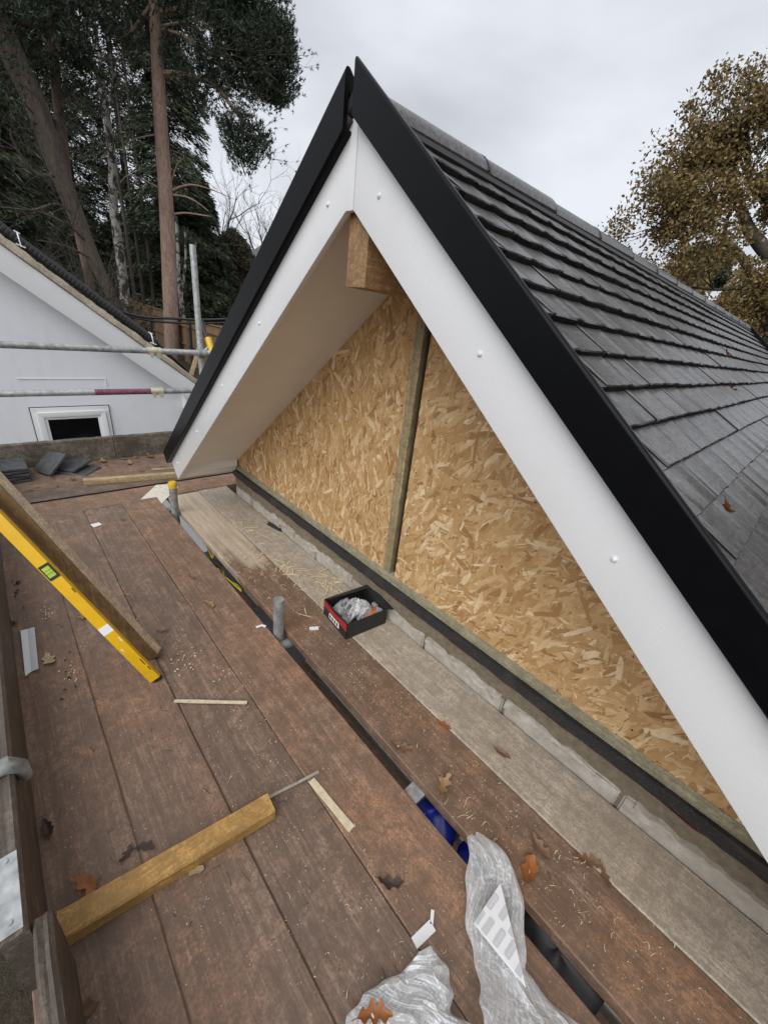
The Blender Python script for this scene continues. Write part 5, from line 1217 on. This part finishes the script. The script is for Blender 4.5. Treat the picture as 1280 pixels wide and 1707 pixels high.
def tufts(P, U, rs, ln=.16, w=.022, k=9):
    n = len(P); A = np.repeat(P, k, 0); D_ = unit(np.repeat(U, k, 0) * .7 + rs.normal(size=(n * k, 3)) * .62)
    A = A + np.repeat(U, k, 0) * (rs.random((n * k, 1)) * ln * .8)
    S = unit(np.cross(D_, rs.normal(size=(n * k, 3)))) * w
    T_ = A + D_ * (ln * (.6 + .6 * rs.random((n * k, 1))))
    V = np.stack([A - S, A + S, T_], 1).reshape(-1, 3); return V, np.arange(3 * n * k).reshape(-1, 3)
def limbs(mb, paths, n=7):
    for pts, r0, r1 in paths:
        pts = [Vector(p) for p in pts]; P = []; m_ = len(pts) - 1
        for i in range(m_):
            p0, p1, p2, p3 = pts[max(i - 1, 0)], pts[i], pts[i + 1], pts[min(i + 2, m_)]
            for k in range(4):
                t = k / 4; P.append(.5 * ((2 * p1) + (p2 - p0) * t + (2 * p0 - 5 * p1 + 4 * p2 - p3) * t * t + (3 * p1 - 3 * p2 + p3 - p0) * t ** 3))
        P.append(pts[-1]); N = len(P)
        mb.tube(P, [r0 + (r1 - r0) * i / (N - 1) for i in range(N)], n)
def grow(mb, rng, p, d, L_, r, depth, tips, up=.15, spread=.6, seg=3, n=4, kids=(2, 4), shrink=.68):
    P = [p]; q = p; dd = d.copy()
    for i in range(seg):
        dd = (dd + Vector((rng.gauss(0, .16), rng.gauss(0, .16), rng.gauss(0, .12) + up * .3))).normalized(); q = q + dd * (L_ / seg); P.append(q)
    mb.tube(P, [r * (1 - .45 * i / seg) for i in range(seg + 1)], n, cap=False)
    if depth == 0: tips.append((q, dd)); return
    for k in range(rng.randint(*kids)):
        base = P[rng.randint(1, seg)]; nd = (dd + Vector((rng.gauss(0, spread), rng.gauss(0, spread), rng.gauss(0, spread * .7) + up))).normalized()
        grow(mb, rng, base, nd, L_ * shrink * rng.uniform(.75, 1.15), r * .55, depth - 1, tips, up, spread, seg, n, kids, shrink)
    tips.append((q, dd))
def tree(name, label, cat, base, group='trees beyond the white house'): return thing(name, label, cat, base, group)

M_BARKMID = bark('dull_red_pine_bark', (0.13, 0.082, 0.062), (0.215, 0.145, 0.115))
# ---- tall red-barked pine
rs = np.random.default_rng(1)
t = tree('pine_tree', 'tall straight reddish pine trunk with dark needle crown reaching right over the fence', 'tree', (-18.220,5.389,-0.519))
mb = MB(); limbs(mb, [([(-18.248,5.294,-1.913), (-18.207,5.432,-0.074), (-18.174,5.540,1.804), (-18.128,5.691,4.391), (-18.107,5.756,6.473), (-18.078,5.846,8.188), (-18.066,5.885,9.227), (-18.036,5.975,10.671), (-17.986,6.124,12.207)], .30, .10)], 14)
limbs(mb, [([(-18.051,5.931,8.967), (-17.898,6.377,9.160), (-17.438,6.754,9.286), (-17.060,7.157,9.446), (-16.252,7.737,9.723)], .12, .05), ([(-18.062,5.898,8.663), (-17.661,6.443,8.865), (-17.103,7.053,9.036), (-16.264,7.713,9.034)], .05, .02), ([(-18.053,5.925,8.633), (-17.670,6.419,8.597), (-17.357,6.685,8.436), (-17.160,6.912,8.098), (-16.998,7.044,7.724), (-16.660,7.328,7.441)], .07, .03),
  ([(-18.078,5.846,7.618), (-17.700,6.337,7.682), (-17.206,6.798,7.626), (-16.843,7.156,7.491), (-16.466,7.515,7.005), (-16.224,7.797,6.712), (-15.794,8.208,6.465)], .10, .03), ([(-17.427,6.781,9.231), (-16.984,7.079,8.782), (-16.660,7.328,8.402), (-16.319,7.596,8.017)], .05, .015), ([(-17.102,7.055,9.062), (-16.633,7.389,8.682), (-16.276,7.687,8.310), (-15.947,7.908,7.909)], .04, .015),
  ([(-18.080,5.839,9.088), (-18.477,5.577,8.776), (-18.834,5.427,8.591), (-19.369,4.984,8.317)], .10, .04), ([(-18.834,5.427,8.591), (-19.211,5.563,9.171), (-19.133,5.823,9.774)], .06, .02),
  ([(-18.063,5.892,4.637), (-17.792,6.073,4.754), (-17.475,6.370,4.862), (-17.086,6.828,4.820), (-16.602,7.458,4.640)], .05, .008), ([(-18.061,5.899,4.520), (-17.738,6.229,4.518), (-17.330,6.476,4.370), (-17.024,6.714,4.159)], .04, .01), ([(-18.067,5.881,3.964), (-17.752,6.189,4.044), (-17.270,6.632,4.038), (-17.092,6.814,4.030)], .04, .01), ([(-18.062,5.896,4.855), (-17.898,6.073,5.373), (-17.723,6.273,5.645), (-18.039,5.968,5.761)], .02, .006), ([(-18.169,5.557,4.614), (-18.112,5.040,4.721), (-18.027,4.582,4.718), (-17.984,4.338,4.494)], .035, .008), ([(-18.152,5.614,6.075), (-18.120,5.009,5.795), (-18.020,4.610,5.512)], .025, .006)], 6)
rng = random.Random(3); tips = []; tw_ = MB()
for p, d in (((-17.369,6.653,8.427), (-16.628,6.892,8.094)), ((-17.206,6.798,7.626), (-16.569,7.034,7.868)), ((-17.662,6.441,8.838), (-16.744,6.606,8.400)), ((-16.843,7.156,7.491), (-16.456,7.295,6.668)), ((-16.466,7.515,7.005), (-15.695,7.741,6.454)), ((-16.660,7.328,8.402), (-15.677,7.778,7.933)), ((-17.060,7.157,9.446), (-15.662,7.806,9.090)), ((-16.264,7.713,9.034), (-15.431,8.255,8.707)), ((-16.319,7.596,8.017), (-14.993,8.013,7.728))):
    for _ in range(2): grow(tw_, rng, Vector(p), (Vector(d) - Vector(p)).normalized(), 1.2, .018, 3, tips, .05, .55, 3, 4, (2, 3), .72)
mb.build('trunk', M_BARKRED, t, smooth=True); tw_.build('twigs', M_BARKDARK, t)
BL = [(-16.076,8.097,8.881,1.167), (-15.681,8.422,8.063,0.934), (-15.952,8.120,8.328,0.980), (-16.456,7.775,8.456,0.848), (-15.419,8.486,7.582,0.557), (-16.484,7.715,8.967,0.985), (-15.452,8.425,8.755,0.689), (-15.332,8.643,8.468,0.462), (-15.787,8.223,7.569,0.701), (-15.348,8.614,7.822,0.603), (-15.280,8.734,8.858,0.276), (-16.190,7.867,7.950,0.797), (-16.895,7.537,9.331,0.948), (-16.029,8.189,9.605,1.046), (-16.841,7.657,10.235,1.650), (-19.667,7.364,11.604,1.965), (-18.691,5.558,10.007,2.155), (-17.589,7.184,11.656,2.136), (-16.050,7.697,6.199,0.799), (-15.868,8.065,5.971,0.473), (-16.368,7.490,6.566,0.567), (-15.706,8.162,6.436,0.328), (-16.280,7.679,5.683,0.477)]
P, U = blobs_points(BL, 52000, rs, .45)
U = unit(U * .6 + np.array([0, 0, .8]))
SP = [b + (1.0,) for b in [(-17.126,6.997,8.190,1.067), (-16.791,7.277,7.309,0.831), (-17.385,6.612,7.904,0.950), (-17.611,6.580,8.286,0.597), (-16.810,7.233,7.998,0.708), (-17.721,6.852,9.282,0.529)]]
P2, U2 = blobs_points(SP, 3200, rs, .33); P = np.concatenate([P, P2]); U = np.concatenate([U, unit(U2 + rs.normal(size=U2.shape))])
TP = np.array([tuple(a) for a, b_ in tips]); TU = np.array([tuple(b_) for a, b_ in tips]); P = np.concatenate([P, TP]); U = np.concatenate([U, TU])
V, F = tufts(P, U, rs, .105, .0125, 8); np_mesh('crown', V, F, M_PINE, t)
# ---- leaning brown pine and its red companion on the left
t = tree('pine_tree', 'thick brown pine trunk leaning in from the top left corner', 'tree', (-16.670,3.335,-0.062))
mb = MB(); limbs(mb, [([(-16.674,3.312,-0.824), (-16.674,3.314,0.924), (-16.722,3.059,1.811), (-16.762,2.837,2.708), (-16.790,2.661,3.471), (-16.816,2.496,4.246), (-16.843,2.302,5.376), (-16.877,2.042,6.198), (-16.906,1.784,6.986), (-16.930,1.544,7.876)], .13, .33)], 12)
limbs(mb, [([(-16.745,2.934,2.422), (-16.409,2.510,2.771), (-16.194,1.859,2.963), (-15.969,0.991,2.879)], .05, .012), ([(-16.729,3.021,2.046), (-16.442,2.288,2.293), (-16.221,1.601,2.299)], .05, .01), ([(-16.778,2.739,3.131), (-16.444,2.270,3.279), (-16.319,1.624,2.987), (-15.965,1.057,3.178)], .045, .012), ([(-16.811,2.526,4.055), (-16.387,1.928,3.845), (-16.121,1.595,4.322), (-15.924,1.558,4.565)], .06, .015), ([(-16.836,2.355,5.152), (-16.479,2.001,5.319), (-16.294,1.863,5.780)], .03, .01)], 6)
rng = random.Random(9); tips = []; tw_ = MB()
for p in ((-16.409,2.510,2.771), (-16.194,1.859,2.963), (-16.442,2.288,2.293), (-16.387,1.928,3.845), (-16.217,1.639,4.232), (-16.455,2.189,3.193), (-15.950,1.259,1.951), (-16.677,3.296,5.043), (-16.490,3.215,4.334)):
    for _ in range(3): grow(tw_, rng, Vector(p), Vector((rng.gauss(.3, .5), rng.gauss(-.4, .6), rng.gauss(.1, .3))).normalized(), 1.0, .014, 4, tips, .08, .6, 3, 4, (2, 3), .74)
mb.build('trunk', M_BARKBROWN, t, smooth=True); tw_.build('twigs', M_BARKGREY, t)
BL = [(-16.869,2.106,7.009,0.795), (-16.948,1.334,6.158,1.179), (-16.940,1.421,7.368,2.324), (-16.801,2.592,8.039,1.791), (-16.433,1.487,5.026,0.682)]
P, U = blobs_points(BL, 6000, rs, .45, gap=0); V, F = tufts(P, unit(U * .6 + np.array([0, 0, .7])), rs, .12, .013, 9); np_mesh('crown', V, F, M_PINE, t)
t = tree('pine_tree', 'red barked forked pine between the leaning trunk and the birch', 'tree', (-18.269,2.911,-0.247))
mb = MB(); limbs(mb, [([(-18.247,3.051,-1.047), (-18.252,3.018,1.451), (-18.262,2.956,2.964), (-18.269,2.917,4.189), (-18.258,2.984,5.341), (-18.243,3.070,6.545), (-18.230,3.147,7.303), (-18.237,3.110,7.641), (-18.271,2.900,7.960), (-18.321,2.569,8.527)], .13, .13), ([(-18.229,3.152,7.328), (-17.979,3.411,7.317), (-17.728,3.651,7.191), (-17.585,3.842,6.985), (-17.342,4.013,6.556)], .11, .03), ([(-18.227,3.166,7.603), (-18.094,2.739,7.428), (-17.956,2.277,7.268), (-17.901,1.884,7.049)], .09, .04), ([(-18.243,3.074,7.454), (-18.104,2.670,7.083), (-18.053,2.309,6.722)], .06, .02), ([(-18.240,3.088,6.424), (-18.001,3.295,6.293), (-17.760,3.491,6.014)], .05, .015), ([(-18.268,2.919,7.934), (-18.094,3.342,8.262), (-17.903,3.790,8.729)], .08, .03), ([(-18.306,2.671,6.039), (-18.208,2.651,6.508), (-18.188,2.782,6.913)], .03, .02)], 8)
tips = []; rng = random.Random(12); tw_ = MB()
for p in ((-17.979,3.411,7.317), (-17.728,3.651,7.191), (-17.585,3.842,6.985), (-18.104,2.670,7.083), (-18.208,2.651,6.508), (-18.001,3.295,6.293), (-17.956,2.277,7.268), (-17.903,3.790,8.729)):
    for _ in range(3): grow(tw_, rng, Vector(p), Vector((rng.gauss(.2, .4), rng.gauss(.1, .6), rng.gauss(.1, .5))).normalized(), 1.0, .02, 3, tips, .05, .6, 3, 4, (2, 3), .74)
mb.build('trunk', M_BARKMID, t, smooth=True); tw_.build('twigs', M_BARKDARK, t)
BL = [(-17.696,3.292,6.867,0.479), (-17.607,3.739,6.767,0.528), (-17.811,2.605,6.577,0.472), (-17.665,3.458,6.304,0.484), (-17.825,2.507,7.282,0.637), (-18.024,3.169,8.056,0.870), (-17.925,3.686,8.135,0.991), (-17.954,3.544,8.743,1.743), (-18.341,2.422,5.446,0.401), (-17.888,3.354,5.529,0.403)]
P, U = blobs_points(BL, 6000, rs, .5, gap=0); TP = np.array([tuple(a) for a, b_ in tips]); P = np.concatenate([P, TP]); U = np.concatenate([U, np.array([tuple(b_) for a, b_ in tips])])
V, F = tufts(P, unit(U * .6 + np.array([0, 0, .6])), rs, .12, .013, 9); np_mesh('crown', V, F, M_PINE, t)
# ---- birches
def birch(label, stems, seed, twigs):
    t = tree('birch_tree', label, 'tree', stems[0][0][0]); mb = MB(); limbs(mb, stems, 10); mb.build('trunk', M_BIRCH, t, smooth=True)
    tips = []; rng = random.Random(seed); mb = MB()
    for p in twigs:
        for _ in range(3): grow(mb, rng, Vector(p), Vector((rng.gauss(.1, .5), rng.gauss(0, .7), rng.uniform(0, .8))).normalized(), 1.6, .02, 3, tips, -.05, .5, 3, 4, (2, 3), .7)
    if twigs: mb.build('crown', M_TWIGGREY, t)
birch('white birch trunk with flaking black bark behind the white house roof', [([(-20.515,4.488,-1.070), (-20.517,4.480,0.431), (-20.507,4.523,1.622), (-20.502,4.548,3.033), (-20.497,4.567,4.069), (-20.459,4.736,5.595), (-20.461,4.726,6.569), (-20.467,4.700,7.482), (-20.506,4.528,8.011), (-20.558,4.286,8.420), (-20.590,4.129,9.228), (-20.583,4.162,10.355)], .20, .05), ([(-20.460,4.732,7.266), (-20.445,4.795,8.097), (-20.457,4.744,8.574), (-20.463,4.717,9.177)], .07, .03), ([(-20.430,4.858,6.997), (-20.377,5.079,7.596), (-20.339,5.228,7.940)], .06, .05)], 5, [(-20.459,4.736,5.595), (-20.467,4.700,7.482), (-20.590,4.129,9.228)])
birch('thin pale birch with two stems right behind the tall pine trunk', [([(-25.675,8.354,0.312), (-25.687,8.317,1.777), (-25.664,8.388,3.444), (-25.642,8.455,5.009)], .13, .07), ([(-25.686,8.320,1.200), (-25.620,8.523,2.231), (-25.558,8.706,3.092), (-25.524,8.806,4.568)], .09, .05)], 6, [])
# ---- dark conifers
def conifer(label, base, H, W_, seed, n=190, per=105, mat=None, low=.06, trunkr=.2, ln=.30, wd=.055, pw=.8):
    per = int(per * 2.6)
    rs = np.random.default_rng(seed); rng = random.Random(seed); t = tree('conifer_tree', label, 'tree', base)
    b0 = Vector(base); mb = MB(); mb.tube([b0 - Vector((0, 0, 1)), b0 + Vector((.1, .1, H * .5)), b0 + Vector((0, 0, H))], [trunkr, trunkr * .6, .02], 8)
    PP = []; DD = []
    for i in range(n):
        f = low + (1 - low) * (i + rng.random()) / n; az = rng.uniform(0, 6.283); L_ = W_ * (1 - f) ** pw * rng.uniform(.65, 1.12) + .25
        dv = np.array([math.cos(az), math.sin(az), 0]); z0 = H * f
        s = rs.random(per) ** .6; dro = -.35 * s ** 2 * L_ + .12 * s * L_
        P = np.array([b0.x, b0.y, b0.z + z0]) + dv * (s * L_)[:, None]; P[:, 2] += dro
        side_ = np.array([-dv[1], dv[0], 0]); P += side_ * (rs.normal(size=per) * .16 * L_ * (.35 + .65 * s))[:, None]; P[:, 2] += rs.normal(size=per) * .13 - .05
        PP.append(P); DD.append(unit(dv + side_ * rs.normal(size=(per, 1)) * .7 + np.array([0, 0, -.55]) + rs.normal(size=(per, 3)) * .3))
        if i % 3 == 0: mb.tube([b0 + Vector((0, 0, z0)), b0 + Vector((dv[0] * L_ * .5, dv[1] * L_ * .5, z0)), b0 + Vector((dv[0] * L_ * .9, dv[1] * L_ * .9, z0 - .2 * L_))], [.035, .025, .008], 4, cap=False)
    P = np.concatenate(PP); D_ = np.concatenate(DD); k = len(P)
    V, F = cards(P, D_, ln * (.5 + rs.random(k)), wd * (.5 + rs.random(k)), rs)
    mb.build('trunk', M_BARKDARK, t); np_mesh('crown', V, F, mat or M_CONIFER, t)
def gb(p, dz=0): return (p[0], p[1], ground_z(p[0], p[1]) + dz)
conifer('tallest dark conifer filling the gap between birch and tall pine', gb((-32.041,7.896,1.556)), 31, 5.0, 21, 240, 110, low=.04)
conifer('dark conifer directly behind the tall pine, edge showing right of its trunk', gb((-28.541,9.241,1.824)), 16.2, 2.9, 22, 170, 110, low=.03, pw=.42)
conifer('dark conifer between the forked pine and the birch', gb((-32.567,5.330,1.204)), 19, 4.3, 23, 180, 95, low=.05)
conifer('dark conifer at the left edge behind the leaning trunk', gb((-23.955,1.471,1.136)), 9.5, 3.6, 24, 170, 95, low=.05, pw=.6)
conifer('dark conifer behind the red forked pine', gb((-30.802,3.501,1.009)), 10.5, 3.8, 25, 170, 90, low=.05, pw=.6)
conifer('broad olive green conifer left of the black verge cap', gb((-31.156,13.613,1.575)), 5.9, 2.9, 26, 170, 110, M_SHRUB, .02, .15, .22, .05, .40)
conifer('rounded green conifer just left of the gable beyond the lawn', gb((-36.108,17.210,2.229)), 5.0, 2.8, 27, 130, 100, M_CONIFER, .02, .15, .22, .05, .35)
conifer('narrow dark conifer above the scaffold pole', gb((-28.986,10.990,1.706)), 8.0, 2.2, 28, 150, 90, M_CONIFER, .08, .15, .26, .05, .6)
for i, (p, r0, lab) in enumerate((((-28.131,7.044,1.247), .11, 'slim dark trunk right of the birch'), ((-28.005,7.531,1.008), .12, 'second slim dark trunk between birch and tall pine'), ((-26.288,6.159,1.202), .09, 'thin dark trunk half hidden behind the birch'))):
    t = tree('conifer_tree', lab, 'tree', gb(p)); b0 = Vector(gb(p)); mb = MB(); limbs(mb, [([b0 - Vector((0, 0, .6)), b0 + Vector((-.1, .1, 3)), b0 + Vector((-.25, .1, 9)), b0 + Vector((-.3, 0, 17))], r0 * 1.15, .02)], 8); mb.build('trunk', M_BARKDARK, t, smooth=True)
# ---- bare trees
def bare(label, base, H, seed, depth=6, r=.12, L0=None, mat=None, stems=1, spread=.42, kids=(2, 3), up=.16):
    rng = random.Random(seed); t = tree('bare_tree', label, 'tree', base); mb = MB(); tips = []; b0 = Vector(base)
    for s in range(stems):
        p = b0 + Vector((rng.uniform(-.3, .3) * (stems > 1), rng.uniform(-.3, .3) * (stems > 1), -.4)); q = p + Vector((rng.uniform(-.2, .2), rng.uniform(-.2, .2), H * .35))
        mb.tube([p, q], [r, r * .8], 6, cap=False)
        for k in range(4): grow(mb, rng, p.lerp(q, .55 + .15 * k), Vector((rng.gauss(0, .4), rng.gauss(0, .4), 1)).normalized(), H * .26, r * .55, depth, tips, up, spread, 3, 4, kids, .74)
    mb.build('trunk', mat or M_TWIGGREY, t)
bare('bare winter tree seen against the sky left of the black verge cap', gb((-46.195,23.875,4.444)), 12.5, 31, 5, .16)
bare('second bare tree touching the black verge cap', gb((-43.637,24.410,3.991)), 12.5, 32, 5, .14)
bare('pinkish bare birch crown behind the lower pine branches', gb((-38.778,16.132,2.465)), 13.0, 33, 5, .13)
bare('bare twiggy tree between the pine branch tip and the conifers', gb((-35.444,13.702,2.232)), 12.0, 34, 5, .11)
bare('bare twiggy tree at the far left behind the black ribbed pipe', gb((-13.949,1.196,1.273)), 4.6, 35, 5, .06, stems=2, spread=.6, mat=M_BARKGREY)
bare('low bare shrub between the leaning trunk and the birch', gb((-14.776,2.581,1.008)), 4.2, 36, 5, .05, stems=3, spread=.6, mat=M_BARKGREY)
bare('bare shrub at the left edge above the white house verge', gb((-12.997,0.299,1.164)), 4.8, 37, 5, .06, stems=2, spread=.6, mat=M_BARKGREY)
# ---- far wood closing the view
def wood_mass(name, label, x0, x1, yb, rngd, seed, n, h0, h1, mat):
    pass
rs = np.random.default_rng(50)
def mass(name, label, A, B_, depth, h0, h1, n, mat, ln=.8, wd=.3, seed=1, drop=0.0):
    rs = np.random.default_rng(seed); A, B_ = np.array(A), np.array(B_); u = rs.random(n); d = unit((B_ - A)[None])[0]; back = np.array([-abs(d[1]) - .01, abs(d[0]), 0])
    hh = h0 + (h1 - h0) * (.5 + .5 * np.sin(u * 23 + 1) * np.sin(u * 9 + 2))
    P = A + (B_ - A) * u[:, None] + back * (rs.random(n) * depth)[:, None]
    P[:, 2] = np.array([ground_z(p[0], p[1]) for p in P]) - .3 + hh * rs.random(n) ** .8
    V, F = cards(P, unit(rs.normal(size=(n, 3)) + np.array([0, 0, -.3])), ln * (.5 + rs.random(n)), wd * (.5 + rs.random(n)), rs)
    o = np_mesh(name, V, F, mat); o['kind'] = 'stuff'; o['label'] = label; o['category'] = 'wood'
M0, M1 = (-43.621,-5.763,-1.210), (-43.297,15.536,1.272)
mass('distant_wood', 'dark far wood behind the conifers', M0, M1, 8, 4, 9, 26000, M_CONIFER, seed=2)
M0, M1 = (-58.357,20.940,1.244), (-50.288,32.729,2.253)
mass('distant_hedge', 'far hedge and bushes behind the lawn', M0, M1, 6, 2, 4.0, 9000, M_SHRUB, .6, .25, seed=3)
M0, M1 = (-12.499,-0.167,0.734), (-15.827,2.345,0.696)
mass('undergrowth', 'brown undergrowth below the pines behind the white house', M0, M1, 3, 1.0, 2.6, 9000, M_SHRUB, .22, .05, seed=4)
# ---- oak with autumn leaves on the right
t = tree('oak_tree', 'oak with brown autumn leaves rising behind the tiled roof on the right', 'tree', gb((-1.487,14.926,2.191)), 'trees behind the tiled roof')
mb = MB(); ob = gb((-1.487,14.926,2.191))
limbs(mb, [([ob, (-1.397,14.935,1.913), (-1.824,14.889,2.722), (-2.157,14.844,3.249)], .30, .22), ([(-2.123,14.849,3.223), (-2.502,14.790,3.571), (-2.879,14.619,3.942), (-3.236,14.442,4.206), (-3.475,14.386,4.347)], .11, .07), ([(-3.278,14.432,4.219), (-3.386,14.407,4.564), (-3.423,14.399,4.876), (-3.601,14.355,5.247), (-3.837,14.294,5.614)], .05, .02), ([(-3.463,14.389,4.347), (-3.708,14.121,4.396), (-3.952,13.847,4.314), (-4.317,13.528,4.396)], .05, .02),
  ([(-2.248,14.831,3.902), (-2.659,14.762,4.258), (-2.959,14.705,4.538), (-3.239,14.646,4.918), (-3.589,14.564,5.418), (-3.850,14.497,5.788), (-4.133,14.419,6.156), (-4.470,14.318,6.581)], .16, .05), ([(-2.335,14.817,4.527), (-2.844,14.728,5.086), (-3.173,14.661,5.339), (-3.386,14.613,5.644), (-3.630,14.554,6.234), (-3.925,14.477,6.811)], .12, .03), ([(-2.099,14.852,3.251), (-2.130,14.848,4.030), (-2.294,15.026,4.930), (-2.600,15.179,6.150)], .2, .06), ([(-2.146,14.846,3.222), (-2.600,14.570,3.201), (-3.035,14.281,3.110), (-3.519,13.963,3.125)], .06, .02), ([(-3.081,14.680,4.666), (-3.328,14.421,4.601), (-3.556,14.160,4.484)], .04, .02)], 8)
rng = random.Random(41); tips = []
for p, q in (((-4.317,13.528,4.396), (-4.774,13.161,4.385)), ((-3.952,13.847,4.314), (-4.502,13.256,4.701)), ((-3.475,14.386,4.347), (-4.370,13.826,5.070)), ((-3.837,14.294,5.614), (-4.588,13.755,5.681)), ((-4.133,14.419,6.156), (-4.870,13.764,5.352)), ((-3.630,14.554,6.234), (-4.440,14.328,6.969)), ((-3.519,13.963,3.125), (-4.057,13.399,3.421)), ((-3.035,14.281,3.110), (-3.480,13.561,3.577)), ((-3.601,14.355,5.247), (-3.861,13.457,4.934)), ((-3.423,14.399,4.876), (-3.728,13.495,4.575)), ((-2.294,15.026,4.930), (-1.670,14.907,5.408)), ((-3.589,14.564,5.418), (-4.217,13.978,5.926)), ((-3.386,14.613,5.644), (-3.219,14.241,5.969))):
    for _ in range(3): grow(mb, rng, Vector(p), (Vector(q) - Vector(p)).normalized(), 0.78, .018, 4, tips, .04, .55, 3, 4, (2, 3), .72)
mb.build('trunk', M_BARKGREY, t, smooth=True)
rs = np.random.default_rng(60)
BL = [(-4.397,14.341,6.855,0.640), (-4.567,14.078,6.295,0.601), (-4.692,13.720,5.199,0.468), (-4.452,13.905,5.585,0.597), (-4.273,14.378,7.275,0.486), (-4.056,14.441,7.560,0.371), (-3.860,14.495,7.735,0.331), (-4.725,14.236,7.481,0.264), (-4.574,14.285,7.623,0.187), (-3.765,14.520,6.687,0.669), (-3.786,14.514,6.018,0.600), (-4.387,13.505,4.306,0.332), (-4.561,13.448,4.172,0.260), (-3.992,13.940,4.878,0.407), (-5.049,14.125,7.019,0.172), (-2.918,14.713,6.700,0.909), (-2.235,14.833,5.564,0.996), (-2.695,14.756,4.719,0.297), (-2.430,14.599,3.738,0.333), (-3.014,14.694,5.506,0.481), (-4.981,13.937,6.260,0.227), (-4.007,14.143,5.476,0.484), (-4.251,13.758,4.795,0.370)]
P, U = blobs_points(BL, 9500, rs, .5, gap=.27); P = np.repeat(P, 7, 0); P = P + rs.normal(size=P.shape) * np.array([.085, .085, .065])
BL2 = [(-3.257,14.027,3.452,0.369), (-2.486,14.387,2.977,0.629), (-1.872,14.479,2.404,0.736), (-2.948,14.299,3.693,0.370), (-2.014,14.662,3.228,0.737), (-2.681,14.148,2.596,0.554)]
P2, U2 = blobs_points(BL2, 1300, rs, .45, gap=.0); P2 = np.repeat(P2, 7, 0); P2 = P2 + rs.normal(size=P2.shape) * .09
TP = np.repeat(np.array([tuple(a) for a, b_ in tips]), 6, 0); TP = TP + rs.normal(size=TP.shape) * .13
P = np.concatenate([P, P2, TP]); k = len(P); D_ = unit(rs.normal(size=(k, 3)) + np.array([0, 0, -.3]))
V, F = cards(P, D_, .07 + .055 * rs.random(k), .04 + .032 * rs.random(k), rs); np_mesh('crown', V, F, M_OAKLEAF, t)
# distant pine and bushes behind the roof
t = tree('pine_tree', 'round topped distant green pine behind the lower oak branches', 'tree', gb((-6.227,29.347,3.893)), 'trees behind the tiled roof')
b0 = Vector(gb((-6.227,29.347,3.893))); mb = MB(); tp_ = Vector((-7.147,29.136,5.854)); mb.tube([b0, (b0 + tp_) / 2, tp_], [.25, .2, .1], 8); mb.build('trunk', M_BARKBROWN, t)
P, U = blobs_points([(-7.377,29.079,6.263,0.771), (-7.833,28.959,5.684,0.623), (-6.807,29.217,6.470,0.536), (-7.281,29.103,5.281,0.854), (-6.605,29.264,5.596,0.922), (-6.255,29.341,6.023,0.381), (-7.898,28.942,5.102,0.548)], 3800, rs, .5); V, F = tufts(P, unit(U * .5 + np.array([0, 0, .6])), rs, .28, .035, 9); np_mesh('crown', V, F, M_PINE, t)
M0, M1 = (-7.062,22.938,3.204), (-0.206,23.999,2.915)
mass('tree_belt', 'brown and green tree belt behind the far end of the tiled roof', M0, M1, 5, 4.6, 7.6, 22000, M_OAKLEAF, .24, .11, seed=7)
M0, M1 = (-64.635,47.142,2.096), (-22.423,76.793,4.228)
mass('tree_belt', 'far tree belt hidden behind the gable', M0, M1, 8, 4, 6, 6000, M_SHRUB, 1.0, .5, seed=8)
mass('tree_belt', 'unseen tree belt added past the right edge for the tiles to reflect', (9.0, 25.0, 0), (24.0, -6.0, 0), 6, 6, 10, 16000, M_SHRUB, .7, .35, seed=9)  # out of view, added to darken the reflections in the lower tiles
